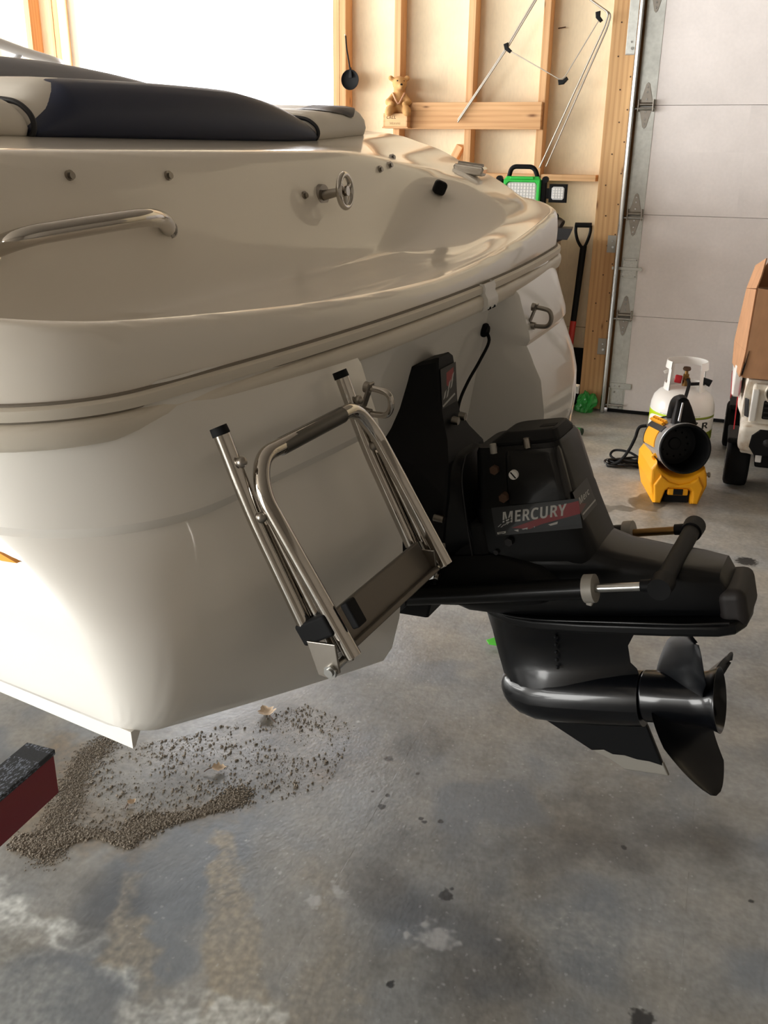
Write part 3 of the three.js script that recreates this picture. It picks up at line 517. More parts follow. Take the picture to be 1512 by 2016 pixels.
  { // stern eyes: U bolts on small backing plates
    for (const s of [1, -1]) {
      const z = s * 0.388, y = 1.000, x = -0.5375;
      const e = part('stern_eye', [...bent([[x - 0.004, y + 0.021, z], [x + 0.018, y + 0.021, z], [x + 0.040, y + 0.018, z], [x + 0.046, y, z], [x + 0.040, y - 0.018, z], [x + 0.018, y - 0.021, z], [x - 0.004, y - 0.021, z]], 0.0052, 0.014, 60, 12)], s > 0 ? M.chrome : M.dullSteel, boat);
      part('backing_plate', [turn(box(0.004, 0.062, 0.018, 0, 0, 0, 0.0018), 0, 0, -0.3).translate(x - 0.001, y, z), rod([x - 0.003, y + 0.021, z], [x + 0.007, y + 0.021, z], 0.009, 0.008, 14), rod([x - 0.003, y - 0.021, z], [x + 0.009, y - 0.021, z], 0.009, 0.008, 14)], M.dullSteel, e);
    }
  }
  { // cable leaving the transom through a black grommet
    const k = part('cable_grommet', [turn(box(0.014, 0.03, 0.022, 0, 0, 0, 0.006), 0, 0, 0).translate(-0.617, 0.972, -0.305), rod([-0.625, 0.972, -0.305], [-0.609, 0.971, -0.305], 0.015, 0.012, 18)], M.rubber, boat);
    part('cable', soft([[-0.612, 0.970, -0.303], [-0.598, 0.955, -0.288], [-0.603, 0.915, -0.255], [-0.606, 0.880, -0.205], [-0.606, 0.845, -0.165], [-0.606, 0.80, -0.150], [-0.612, 0.74, -0.12]], 0.0037, 50, 8), M.rubber, k);
  }
  { // folding swim ladder: two stiles on the transom, a U section folded up on them, a tread below
    const L = new THREE.Group(); L.name = 'swim_ladder'; boat.add(L);
    L.userData.label = 'folded stainless swim ladder';
    const zn = 0.765, zf = 0.458, r = 0.0108;
    for (const [z, dx] of [[zn, 0], [zf, -0.008]]) {
      part('stile', bent([[-0.534 + dx, 1.052, z], [-0.509 + dx, 0.998, z], [-0.483 + dx, 0.945, z], [-0.402 + dx, 0.808, z]], r, 0.05, 40, 16), M.chrome, L);
      part('stile_cap', [rod([-0.5345 + dx, 1.0515, z], [-0.5395 + dx, 1.061, z], r + 0.0009, r + 0.0004, 20)], M.rubber, L);
      for (const [bx, by] of [[-0.506, 1.022], [-0.4775, 0.955]]) part('rivet', [move(new THREE.SphereGeometry(0.0072, 14, 10), bx + dx + 0.004, by + 0.002, z + 0.004)], M.dullSteel, L);
      part('inner_tube', bent([[-0.470 + dx, 0.945, z - 0.012], [-0.372 + dx, 0.792, z - 0.012]], 0.0085, 0.01, 10, 14), M.chrome, L);
      // hinge: side plate, pin and end socket
      part('hinge_plate', [turn(ext([[-0.026, 0.02], [0.016, 0.024], [0.02, -0.016], [0.004, -0.028], [-0.012, -0.026]], 0.004, 0.001), 0, 0, 0.1).translate(-0.372 + dx, 0.79, z + 0.012)], M.dullSteel, L);
      part('hinge_plate', [turn(ext([[-0.024, 0.02], [0.016, 0.022], [0.018, -0.016], [0.002, -0.026], [-0.012, -0.022]], 0.004, 0.001), 0, 0, 0.1).translate(-0.370 + dx, 0.79, z - 0.022)], M.dullSteel, L);
      part('hinge_pin', [rod([-0.362 + dx, 0.776, z + 0.022], [-0.362 + dx, 0.776, z - 0.03], 0.0058, 0.0058, 16), rod([-0.362 + dx, 0.776, z + 0.014], [-0.362 + dx, 0.776, z + 0.019], 0.0095, 0.0095, 6)], M.steel, L);
    }
    part('handrail', bent([[-0.341, 0.795, zn - 0.004], [-0.478, 0.985, zn - 0.004], [-0.497, 1.022, zn - 0.03], [-0.503, 1.020, zf + 0.03], [-0.485, 0.983, zf + 0.002], [-0.350, 0.792, zf + 0.002]], r, 0.052, 140, 16), M.chrome, L);
    part('grip', [rod([-0.4985, 1.0205, zn - 0.075], [-0.5015, 1.0195, zf + 0.07], 0.0118, 0.0118, 20)], S({ color: 0x55534f, metalness: 0.85, roughness: 0.35 }), L);
    part('rung', [turn(box(0.05, 0.012, zn - zf - 0.03, 0, 0, 0, 0.004), 0, 0, -0.95).translate(-0.385, 0.800, (zn + zf) / 2 - 0.004), turn(box(0.008, 0.022, zn - zf - 0.03, 0, 0, 0, 0.002), 0, 0, -0.95).translate(-0.366, 0.782, (zn + zf) / 2 - 0.004)], S({ color: 0x6f6a63, metalness: 0.8, roughness: 0.45 }), L, 'brushed flat tread');
    part('retainer_clip', [turn(box(0.052, 0.030, 0.030, 0, 0, 0, 0.004), 0, 0, 0.62).translate(-0.392, 0.822, zn - 0.004), turn(box(0.012, 0.036, 0.022, 0, 0, 0, 0.003), 0, 0, 0.62).translate(-0.353, 0.845, zn - 0.022)], M.rubber, L);
  }
}

// ------------------------------------------------------------------ boat: stern drive (its own frame: x along the propeller shaft, tilted up)
{
  const D = new THREE.Group(); D.name = 'stern_drive'; boat.add(D); D.userData.label = 'black stern drive with a three blade propeller';
  const T = new THREE.Group();                              // only a frame for the numbers below: geometry is baked into the drive
  T.position.set(-0.019, 0.397, 0); T.rotation.z = 0.28623; T.updateMatrix();
  const tilt = (g) => merge([g]).applyMatrix4(T.matrix);
  const dp = (name, g, m, label) => part(name, tilt(g), m, D, label);
  const ring = (s, n, ry, rz, p = 2, k = 28, off = 0) => { const o = []; for (let i = 0; i < k; i++) { const a = i / k * Math.PI * 2, c = Math.cos(a), q = Math.sin(a); o.push([s, n + ry * Math.sign(q) * Math.pow(Math.abs(q), 2 / p), rz * Math.sign(c) * Math.pow(Math.abs(c), 2 / p) + off]); } return o; };
  const cre = (g, a = 0.7) => creased(merge([g]), a);
  // gearcase torpedo, strut and skeg
  const torp = loft([[-0.3835, 0.004, 0.003], [-0.381, 0.015, 0.010], [-0.374, 0.030, 0.022], [-0.362, 0.042, 0.034], [-0.34, 0.052, 0.046], [-0.305, 0.058, 0.054], [-0.26, 0.060, 0.058], [-0.18, 0.060, 0.058], [-0.11, 0.058, 0.056], [-0.079, 0.056, 0.054]].map(([s, a, b]) => ring(s, -0.013 + 0.012 * sstep(-s, 0.30, 0.384), a, b)));
  const foil = (n, x0, x1, t) => { const o = [], k = 12; for (let i = 0; i <= k; i++) { const u = i / k, w = t * 2.6 * (Math.sqrt(u + 0.0004) * (1 - u)) * 0.98 + 0.002; o.push([lerp(x0, x1, u), n, w]); } for (let i = k - 1; i > 0; i--) { const p = o[i]; o.push([p[0], n, -p[2]]); } return o; };
  const strut = loft([foil(-0.01, -0.366, -0.08, 0.05), foil(0.035, -0.372, -0.079, 0.042), foil(0.055, -0.3735, -0.083, 0.034), foil(0.068, -0.375, -0.094, 0.030), foil(0.105, -0.3775, -0.094, 0.030), foil(0.133, -0.379, -0.077, 0.034), foil(0.15, -0.381, -0.06, 0.04), foil(0.18, -0.384, -0.04, 0.048)]);
  dp('gearcase', [...torp, cre(strut, 0.9)], M.blackGloss);
  const worn = [[-0.204, -0.1425], [-0.178, -0.139], [-0.160, -0.148], [-0.135, -0.148], [-0.11, -0.155], [-0.085, -0.157], [-0.06, -0.164], [-0.0565, -0.170]];
  dp('skeg', [ext([[-0.335, -0.045], [-0.312, -0.066], ...worn.slice(0, -1), [-0.0585, -0.162], [-0.0775, -0.078], [-0.085, -0.055]], 0.0125, 0.004)], M.blackPaint);
  dp('skeg_tip', [ext([[-0.207, -0.140], [-0.168, -0.161], [-0.140, -0.182], [-0.05, -0.1865], [-0.0575, -0.158], [-0.10, -0.145], [-0.16, -0.135]], 0.0095, 0.003)], M.wornAlu, 'bare worn metal skeg tip');
  const ann = []; for (let i = 0; i < 5; i++) ann.push(rod([-0.235 + 0.002 * i, 0.07 + i * 0.017, 0.037], [-0.231 + 0.002 * i, 0.07 + i * 0.017, 0.0415], 0.0042, 0.003, 8));
  dp('intake_grille', ann, M.rubber).userData.kind = 'stuff';
  // anti-ventilation plate with a drooped nose and a thick rounded tail
  const plan = [[-0.392, 0], [-0.385, 0.018], [-0.36, 0.04], [-0.31, 0.064], [-0.25, 0.082], [-0.15, 0.092], [0.0, 0.095], [0.10, 0.092], [0.128, 0.080], [0.142, 0.05], [0.146, 0]], full = [...plan, ...plan.slice(1, -1).reverse().map(([a, b]) => [a, -b])];
  const pg = ext(full.map(([a, b]) => [a, b]), 0.024, 0.008); pg.rotateX(Math.PI / 2);
  const plateY = (g, f) => { const p = g.attributes.position; for (let i = 0; i < p.count; i++) p.setY(i, p.getY(i) + f(p.getX(i))); g.computeVertexNormals(); return g; };
  dp('cavitation_plate', [cre(plateY(pg, (s) => 0.186 + 0.012 * sstep(-s, 0.30, 0.40) - 0.002), 0.6)], M.blackPaint);
  dp('plate_seam', [...[1, -1].map((q) => soft([[-0.385, 0.207, 0.012 * q], [-0.33, 0.199, 0.057 * q], [-0.25, 0.198, 0.081 * q], [-0.1, 0.2, 0.0925 * q], [0.05, 0.199, 0.0935 * q], [0.12, 0.199, 0.086 * q]], 0.0028, 40, 6))], M.blackGloss).userData.kind = 'stuff';
  dp('exhaust_end', [turn(box(0.05, 0.075, 0.13, 0, 0, 0, 0.018), 0, 0, 0.03).translate(0.122, 0.212, 0)], S({ color: 0x1b1615, roughness: 0.6 }));
  // drive shaft housing above the plate
  const hs = [[-0.43, 0.20, 0.34, 0.045], [-0.40, 0.195, 0.352, 0.062], [-0.34, 0.193, 0.352, 0.074], [-0.25, 0.192, 0.350, 0.080], [-0.16, 0.192, 0.346, 0.080], [-0.11, 0.192, 0.337, 0.077], [-0.07, 0.192, 0.318, 0.074], [0.0, 0.192, 0.300, 0.070], [0.06, 0.192, 0.289, 0.065], [0.105, 0.192, 0.277, 0.058], [0.118, 0.194, 0.245, 0.052], [0.124, 0.196, 0.215, 0.045]];
  dp('shaft_housing', loft(hs.map(([s, a, b, w]) => ring(s, (a + b) / 2, (b - a) / 2, w, 5, 32))).map((g) => cre(g, 0.8)), M.blackPaint);
  // upper gear housing: a tall box with a raised lid, slanted back and a flange
  const sec = (n, s0, s1, w, p = 7) => { const o = [], c = (s0 + s1) / 2, h = (s1 - s0) / 2; for (let i = 0; i < 40; i++) { const a = i / 40 * Math.PI * 2, x = Math.cos(a), q = Math.sin(a); o.push([c + h * Math.sign(x) * Math.pow(Math.abs(x), 2 / p), n, w * Math.sign(q) * Math.pow(Math.abs(q), 2 / p)]); } return o; };
  dp('upper_housing', loft([sec(0.31, -0.35, -0.098, 0.078), sec(0.34, -0.345, -0.106, 0.079), sec(0.375, -0.34, -0.115, 0.080), sec(0.40, -0.335, -0.122, 0.083), sec(0.43, -0.335, -0.128, 0.084), sec(0.445, -0.33, -0.131, 0.076), sec(0.50, -0.322, -0.139, 0.072), sec(0.538, -0.316, -0.144, 0.069), sec(0.546, -0.312, -0.148, 0.064)]).map((g) => cre(g, 0.5)), M.blackPaint);
  dp('housing_cover', [cre(loft([sec(0.430, -0.265, -0.132, 0.082, 9), sec(0.445, -0.263, -0.134, 0.0835, 9), sec(0.530, -0.254, -0.145, 0.076, 9), sec(0.538, -0.252, -0.147, 0.071, 9)]), 0.5)], M.blackGloss);
  dp('lid', loft([sec(0.545, -0.285, -0.150, 0.060, 6), sec(0.552, -0.285, -0.150, 0.060, 6), sec(0.565, -0.262, -0.156, 0.046, 6), sec(0.567, -0.255, -0.160, 0.040, 6)]).map((g) => cre(g, 0.5)), M.blackMatt);
  dp('lid_slot', [box(0.030, 0.004, 0.020, -0.178, 0.566, 0.012, 0.001)], M.rubber);
  for (const [s, n, z, r, m] of [[-0.205, 0.545, 0.066, 0.0075, M.dullSteel], [-0.272, 0.540, 0.068, 0.0075, M.zinc], [-0.235, 0.495, 0.0805, 0.0095, M.white], [-0.275, 0.505, 0.074, 0.010, M.rust], [-0.262, 0.452, 0.0845, 0.010, M.rust], [-0.268, 0.362, 0.083, 0.009, M.darkMetal], [-0.375, 0.372, 0.080, 0.006, M.steel], [-0.30, 0.340, 0.079, 0.006, M.darkMetal]]) dp('bolt', [n > 0.53 ? rod([s, n - 0.004, z], [s, n + 0.014, z], r, r * 0.85, 6) : rod([s, n, z - 0.012], [s, n, z + 0.005], r, r * 0.92, m === M.white ? 20 : 6)], m);
  dp('plug_slot', [turn(box(0.0025, 0.015, 0.001, 0, 0, 0, 0.0003), 0, 0, 0.6).translate(-0.235, 0.495, 0.0858)], M.rubber);
  // the printed band round the flange
  const cv = document.createElement('canvas'); cv.width = 1024; cv.height = 256; const x = cv.getContext('2d');
  x.fillStyle = '#1c1f22'; x.fillRect(0, 0, 1024, 256);
  x.fillStyle = '#8e1c22'; x.beginPath(); x.moveTo(205, 196); x.lineTo(690, 110); x.lineTo(760, 48); x.lineTo(1024, 20); x.lineTo(1024, 130); x.lineTo(560, 190); x.lineTo(420, 222); x.closePath(); x.fill();
  x.fillStyle = '#101214'; x.fillRect(0, 222, 1024, 34);
  x.save(); x.transform(1, -0.02, -0.26, 1, 20, 0); x.fillStyle = '#c9cac8'; x.font = 'bold 140px sans-serif'; x.textBaseline = 'alphabetic'; x.save(); x.translate(112, 150); const tw = x.measureText('MERCURY').width; x.scale(770 / tw, 1); x.fillText('MERCURY', 0, 0); x.restore(); x.restore();
  x.strokeStyle = '#1c1f22'; x.lineWidth = 7; x.beginPath(); x.moveTo(100, 128); x.lineTo(225, 100); x.moveTo(90, 150); x.lineTo(225, 122); x.stroke();
  x.fillStyle = '#b9bab8'; for (const [a, b] of [[38, 176], [72, 182], [118, 166], [150, 160]]) { x.beginPath(); x.moveTo(a, b); x.lineTo(a + 44, b - 24); x.lineTo(a + 58, b - 24); x.lineTo(a + 14, b); x.closePath(); x.fill(); }
  x.fillStyle = '#c4c4c0'; const chip = (p) => { x.beginPath(); p.forEach(([a, b], i) => i ? x.lineTo(a, b) : x.moveTo(a, b)); x.closePath(); x.fill(); };
  chip([[20, 224], [130, 220], [124, 238], [96, 242], [70, 238], [22, 244]]); chip([[228, 218], [286, 214], [280, 236], [258, 230]]); chip([[322, 214], [398, 206], [390, 224], [372, 218], [340, 222]]); chip([[470, 204], [484, 202], [482, 214]]); chip([[640, 196], [760, 178], [748, 200], [668, 210]]);
  x.fillStyle = '#3a3c3e'; x.fillRect(34, 228, 74, 6);
  const tex = new THREE.CanvasTexture(cv); tex.colorSpace = THREE.SRGBColorSpace;
  const bandG = grid((i, j) => { const s = lerp(-0.292, -0.118, i / 12), n = lerp(0.381, 0.438, j / 2) + 0.10 * (s + 0.2) * 0.6, w = 0.0855 - 0.0015 * (j === 2 ? 1 : 0); return [s, n, w]; }, 12, 2);
  const bandMesh = dp('name_decal', [bandG], P({ map: tex, roughness: 0.4, clearcoat: 0.3, side: THREE.DoubleSide }));
  { // the end of the band turns the corner
    const c2 = document.createElement('canvas'); c2.width = 256; c2.height = 256; const y = c2.getContext('2d'); y.fillStyle = '#191b1e'; y.fillRect(0, 0, 256, 256); y.fillStyle = '#5a1a1c'; y.beginPath(); y.moveTo(0, 90); y.lineTo(120, 170); y.lineTo(0, 190); y.fill(); y.fillStyle = '#a9aaa8'; y.font = 'bold italic 74px sans-serif'; y.fillText('Merc', 30, 130); y.fillRect(20, 206, 236, 14);
    const t2 = new THREE.CanvasTexture(c2); t2.colorSpace = THREE.SRGBColorSpace;
    dp('tail_decal', [grid((i, j) => { const n = lerp(0.395, 0.45, j / 2), a = i / 6, xx = lerp(0.07, -0.02, a); return [-0.1185 - (n - 0.38) * 0.22 + 0.0022, n, xx]; }, 6, 2)], P({ map: t2, roughness: 0.4, side: THREE.DoubleSide }));
  }
  // bell housing forward of the gear housing: rounded neck flaring to the gimbal
  dp('bell_housing', loft([[-0.345, 0.43, 0.098, 0.086, 4], [-0.36, 0.43, 0.10, 0.088, 4], [-0.375, 0.432, 0.115, 0.094, 3], [-0.40, 0.434, 0.135, 0.104, 2.6], [-0.43, 0.434, 0.150, 0.112, 2.4], [-0.46, 0.43, 0.155, 0.116, 2.4], [-0.50, 0.42, 0.15, 0.118, 2.4], [-0.56, 0.40, 0.14, 0.115, 2.4]].map(([s, n, a, b, p]) => ring(s, n, a, b, p, 36))).map((g) => cre(g, 0.8)), M.blackPaint);
  dp('neck_block', [cre(loft([sec(0.30, -0.43, -0.31, 0.079, 8), sec(0.395, -0.425, -0.31, 0.082, 8), sec(0.40, -0.42, -0.31, 0.078, 8)]), 0.5)], M.blackMatt);
  dp('joint_line', [soft([[-0.337, 0.535, 0.055], [-0.340, 0.50, 0.0845], [-0.346, 0.42, 0.0885], [-0.352, 0.33, 0.083]], 0.0016, 30, 6)], M.darkMetal);
  dp('lower_yoke', [cre(loft([sec(0.235, -0.50, -0.20, 0.10, 5), sec(0.28, -0.50, -0.17, 0.108, 5), sec(0.31, -0.49, -0.20, 0.100, 5), sec(0.335, -0.46, -0.28, 0.085, 5)]), 0.6)], M.blackMatt);
  // propeller: hub with a flared open end and three raked blades
  const hubT = [[0.0, -0.078], [0.047, -0.078], [0.0515, -0.072], [0.0525, -0.03], [0.0525, 0.02], [0.054, 0.045], [0.060, 0.060], [0.0635, 0.068], [0.0615, 0.0685], [0.056, 0.058], [0.050, 0.044], [0.048, 0.01], [0.03, 0.0], [0.03, -0.02], [0.0, -0.02]];
  const pr = (g) => { const m = merge([g]); m.rotateZ(-Math.PI / 2); return m.translate(0, -0.006, 0); };
  dp('propeller_hub', [pr(lathe(hubT, 44)), rod([-0.0, -0.006, 0], [0.035, -0.006, 0], 0.014, 0.011, 6)], M.blackGloss);
  const bladeMat = P({ color: 0x090b0f, roughness: 0.36, specularIntensity: 0.5, clearcoat: 0.25, clearcoatRoughness: 0.2, side: THREE.DoubleSide });
  const blade = (th0) => {
    const nr = 18, nc = 12, R0 = 0.046, R1 = 0.178, pt = (i, j) => {
      const rho = j / nr, r = lerp(R0, R1, rho), c = i / nc * 2 - 1;
      const w = rho < 0.999 ? 0.56 * Math.pow(Math.sin(Math.PI * clamp(0.30 + 0.70 * rho, 0, 1)), 0.62) * (1 + 0.35 * rho) * (0.052 / r + 0.35) : 0.015;
      const a = th0 + c * w + 0.16 * rho * rho, s = -0.008 + 0.062 * Math.pow(rho, 1.5) + c * Math.min(0.118 * w * (0.9 - 0.2 * rho), 0.050 - 0.012 * rho) + 0.006 * c * c;
      return [s, r * Math.cos(a) - 0.006, r * Math.sin(a), rho, c];
    };
    const mk = (q) => grid((i, j) => { const p = pt(i, j), t = 0.0042 * (1 - 0.6 * p[3]) * Math.sqrt(Math.max(0, 1 - p[4] * p[4])) + 0.0006; return [p[0] + q * t, p[1], p[2]]; }, nc, nr);
    return [mk(1), mk(-1)];
  };
  for (const a of [0.30, 2.394, 4.489]) dp('propeller_blade', blade(a), bladeMat);
  // trim rams, one each side, on a cross pin through the tail of the housing
  for (const q of [1, -1]) {
    const z = 0.138 * q;
    part('trim_ram', [rod([-0.575, 0.516, z], [-0.205, 0.643, z], 0.0195, 0.0195, 22), rod([-0.578, 0.515, z - 0.024], [-0.578, 0.515, z + 0.024], 0.024, 0.024, 18)], M.blackPaint, D);
    part('ram_gland', [rod([-0.208, 0.642, z], [-0.190, 0.648, z], 0.0262, 0.0262, 24), box(0.012, 0.012, 0.012, -0.196, 0.618, z, 0.003)], M.zinc, D);
    part('ram_rod', [rod([-0.19, 0.648, z], [-0.098, 0.679, z], 0.0082, 0.0082, 16)], q > 0 ? M.steel : M.brass, D);
    part('ram_clevis', [rod([-0.112, 0.676, z], [-0.085, 0.684, z], 0.011, 0.012, 14), rod([-0.078, 0.687, z - 0.017], [-0.078, 0.687, z + 0.02], 0.0215, 0.020, 22)], M.blackMatt, D);
  }
  part('trim_pin', [rod([-0.078, 0.687, -0.125], [-0.078, 0.687, 0.125], 0.0165, 0.0165, 18)], M.blackMatt, D);
  // gimbal housing on the transom: a shield that narrows upward with a chamfered head
  const gs = [[0.985, -0.612, -0.578, 0.030, 0.028], [0.978, -0.622, -0.574, 0.052, 0.037], [0.958, -0.63, -0.570, 0.060, 0.040], [0.90, -0.635, -0.562, 0.078, 0.041], [0.865, -0.64, -0.552, 0.105, 0.043], [0.835, -0.645, -0.535, 0.150, 0.058], [0.80, -0.65, -0.515, 0.158, 0.09], [0.74, -0.655, -0.505, 0.150, 0.11], [0.64, -0.665, -0.505, 0.140, 0.115], [0.54, -0.675, -0.515, 0.132, 0.11], [0.46, -0.685, -0.53, 0.12, 0.10]];
  part('gimbal_housing', loft(gs.map(([y, xb, xf, wb, wf]) => [[xb, y - 0.012, -wb], [xb, y - 0.012, wb], [lerp(xb, xf, 0.55), y - 0.005, lerp(wb, wf, 0.6)], [xf - 0.004, y, wf], [xf, y, wf - 0.004], [xf, y, -wf + 0.004], [xf - 0.004, y, -wf], [lerp(xb, xf, 0.55), y - 0.005, -lerp(wb, wf, 0.6)]])).map((g) => cre(g, 0.35)), M.blackMatt, D);
  for (const z of [0.012, -0.022]) part('gimbal_nut', [rod([-0.545, 0.862, z], [-0.532, 0.862, z], 0.009, 0.008, 6)], M.dullSteel, D);
  part('gimbal_nut', [rod([-0.52, 0.70, 0.125], [-0.50, 0.70, 0.125], 0.009, 0.008, 6)], M.dullSteel, D); part('gimbal_nut', [rod([-0.52, 0.575, 0.125], [-0.50, 0.575, 0.125], 0.009, 0.008, 6)], M.dullSteel, D);
  { // emblem on the head of the shield
    const c3 = document.createElement('canvas'); c3.width = 128; c3.height = 256; const y = c3.getContext('2d'); y.fillStyle = '#0d0f12'; y.fillRect(0, 0, 128, 256);
    y.fillStyle = '#8f1a20'; y.beginPath(); y.moveTo(46, 40); y.lineTo(108, 26); y.lineTo(104, 70); y.lineTo(62, 140); y.lineTo(44, 120); y.closePath(); y.fill();
    y.fillStyle = '#a9aaa6'; for (const [a, b] of [[96, 70], [66, 108], [86, 112], [26, 158], [50, 158]]) { y.beginPath(); y.moveTo(a, b); y.lineTo(a + 16, b - 14); y.lineTo(a + 2, b + 34); y.lineTo(a - 14, b + 44); y.closePath(); y.fill(); }
    y.save(); y.translate(8, 246); y.rotate(-0.36); y.fillRect(0, -12, 112, 14); y.restore();
    const t3 = new THREE.CanvasTexture(c3); t3.colorSpace = THREE.SRGBColorSpace;
    part('emblem_decal', [grid((i, j) => [lerp(-0.5595, -0.5692, j / 2) + 0.0012, lerp(0.888, 0.966, j / 2), lerp(0.036, -0.036, i / 2)], 2, 2)], P({ map: t3, roughness: 0.4, side: THREE.DoubleSide }), D);
  }
}

// ------------------------------------------------------------------ boat trailer: bracket bar in view, frame and wheels beneath the hull
{
  const t = thing('boat_trailer', 'boat trailer with a dirty black and red bracket bar poking out under the hull', 'trailer', [-1.13, 0, -1.2]);
  const top = rep(dataTex(256, 512, (u, v) => { const n = fbm(u * 20, v * 40, 3, 3), f = fbm(u * 60, v * 90, 8, 2); const k = n > 0.08 && f > -0.12 && v > 0.06 ? 120 + 60 * f : 44 + 20 * f; return [k * 0.95, k, k * 1.1]; }), 0.1, 0.5);
  part('bracket_top', [boxUV(span(-0.033, 0.033, 0.288, 0.30, -0.015, 0.75, 0.002), 'z')], S({ map: top, roughness: 0.6 }), t, 'black top face with lime splashes');
  part('bracket_bar', [boxUV(span(-0.031, 0.031, 0.20, 0.2885, -0.012, 0.75, 0.002), 'z')], P({ color: 0x7a1420, roughness: 0.45, clearcoat: 0.3 }), t, 'dark red painted bar');
  part('frame_rail', [span(-4.6, 0.1, 0.34, 0.44, 0.70, 0.76), span(-4.6, 0.1, 0.34, 0.44, -1.55, -1.49), span(-0.7, -0.62, 0.26, 0.34, -1.55, 0.76), span(-3.3, -3.22, 0.26, 0.34, -1.55, 0.76), span(-0.03, 0.03, 0.22, 0.35, 0.70, 0.76)], M.blackPaint, t);
  for (const z of [0.10, -0.98]) { part('bunk', [turn(box(3.6, 0.05, 0.12, 0, 0, 0, 0.01), 0, 0, -0.052).translate(-1.9, 0.62, z)], M.rubber, t); for (const [x, h] of [[-0.66, 0.545], [-3.26, 0.675]]) part('bunk_post', [span(x - 0.03, x + 0.03, 0.33, h, z - 0.03, z + 0.03)], M.galv, t); }
  for (const z of [0.98, -1.77]) { part('wheel', [turn(lathe([[0.0, -0.05], [0.17, -0.06], [0.19, -0.09], [0.27, -0.10], [0.30, -0.08], [0.305, 0], [0.30, 0.08], [0.27, 0.10], [0.19, 0.09], [0.17, 0.06], [0, 0.05]], 40), Math.PI / 2).translate(-2.2, 0.305, z)], M.rubber, t); }
  part('axle', [rod([-2.2, 0.305, -1.8], [-2.2, 0.305, 1.0], 0.03)], M.blackPaint, t);
}

// ------------------------------------------------------------------ dirt washed off the boat, leaves, small green things on the floor
{
  const ridge = [[-1.23, -1.221], [-1.169, -1.233], [-1.136, -1.281], [-1.086, -1.30], [-1.014, -1.304], [-1.022, -1.354], [-0.98, -1.387], [-0.92, -1.436], [-0.885, -1.485], [-0.864, -1.53]];
  const left = [[-1.17, -1.225], [-1.215, -1.3], [-1.25, -1.40], [-1.284, -1.48], [-1.31, -1.56], [-1.30, -1.64]];
  const area = [[-1.30, -1.60], [-1.16, -1.69], [-1.026, -1.825], [-0.913, -1.957], [-0.747, -1.906], [-0.715, -1.65], [-0.844, -1.528], [-0.963, -1.455], [-1.04, -1.345], [-1.19, -1.30]];
  const along = (p, t) => { const k = t * (p.length - 1), i = Math.min(p.length - 2, Math.floor(k)), f = k - i; return [lerp(p[i][0], p[i + 1][0], f), lerp(p[i][1], p[i + 1][1], f)]; };
  const inside = (x, z, p) => { let c = false; for (let i = 0, j = p.length - 1; i < p.length; j = i++) if ((p[i][1] > z) !== (p[j][1] > z) && x < (p[j][0] - p[i][0]) * (z - p[i][1]) / (p[j][1] - p[i][1]) + p[i][0]) c = !c; return c; };
  const g0 = new THREE.DodecahedronGeometry(1, 0), N = 26000, im = new THREE.InstancedMesh(g0, S({ color: 0xffffff, roughness: 0.95 }), N);
  const gauss = () => (rnd() + rnd() + rnd() - 1.5) / 1.5, m = new THREE.Matrix4(), q = new THREE.Quaternion(), col = new THREE.Color();
  for (let i = 0; i < N; i++) {
    let x, z, r; const k = rnd();
    if (k < 0.52) { const t = rnd(), [a, b] = along(ridge, t), w = 0.028 + 0.02 * Math.sin(t * 14); x = a - 0.022 + gauss() * w - Math.abs(gauss()) * 0.03; z = b - 0.022 + gauss() * w - Math.abs(gauss()) * 0.03; r = 0.0009 + 0.0024 * Math.pow(rnd(), 2.6); }
    else if (k < 0.76) { const [a, b] = along(left, rnd()); x = a + gauss() * 0.055; z = b + gauss() * 0.045; r = 0.0007 + 0.0013 * Math.pow(rnd(), 2); }
    else { do { x = rr(-1.34, -0.68); z = rr(-1.98, -1.28); } while (!inside(x, z, area) || fbm(x * 9, z * 9, 2, 2) < rr(-0.4, 0.25)); r = 0.0005 + 0.0030 * Math.pow(rnd(), 8); }
    q.setFromEuler(new THREE.Euler(rr(0, 6), rr(0, 6), rr(0, 6)));
    m.compose(V(x, r * 0.45, z), q, V(r * rr(0.8, 1.5), r * rr(0.6, 0.9), r * rr(0.8, 1.4))); im.setMatrixAt(i, m);
    const d = rr(0.7, 1.15); im.setColorAt(i, col.setRGB(0.235 * d, 0.2 * d, 0.158 * d));
  }
  im.name = 'dirt'; scene.add(im); tag(im, 'brown dirt and grit washed onto the concrete under the stern', 'dirt', null, 'stuff');
}
function dryLeaf(label, x, z, size, ry, seedv, curl) {
  const t = thing('dry_leaf', label, 'leaf', [x, 0.004, z], ry);
  const g = grid((i, j) => { const u = i / 14, v = (j / 10) * 2 - 1, w = 0.42 * Math.sin(Math.PI * Math.pow(u, 0.75)) * (1 + 0.25 * Math.sin(u * 22 + seedv)), cx = (u - 0.5); return [size * cx, size * (curl * (cx * cx * 1.2 + 0.75 * v * v * w) + 0.05 * fbm(u * 4, v * 2 + seedv, 3, 2) + 0.05), size * v * w]; }, 14, 10);
  part('blade', g, S({ color: 0xcdb79e, roughness: 0.85, side: THREE.DoubleSide }), t);
  part('leaf_stem', soft([[-size * 0.48, size * 0.35 * curl, 0], [-size * 0.75, size * 0.15, size * 0.03], [-size * 1.0, 0.001, size * 0.12]], 0.0011, 14, 6), M.rust, t);
}
dryLeaf('largest curled dry leaf on the floor, just behind the stern of the hull', -0.985, -1.872, 0.052, 2.4, 1, 0.55);
dryLeaf('curled pale dry leaf in the middle of the dirt patch', -0.982, -1.618, 0.036, 0.5, 4, 0.6);
dryLeaf('tiny dry leaf standing up near the end of the red bracket bar', -1.105, -1.44, 0.022, 1.3, 7, 0.9);
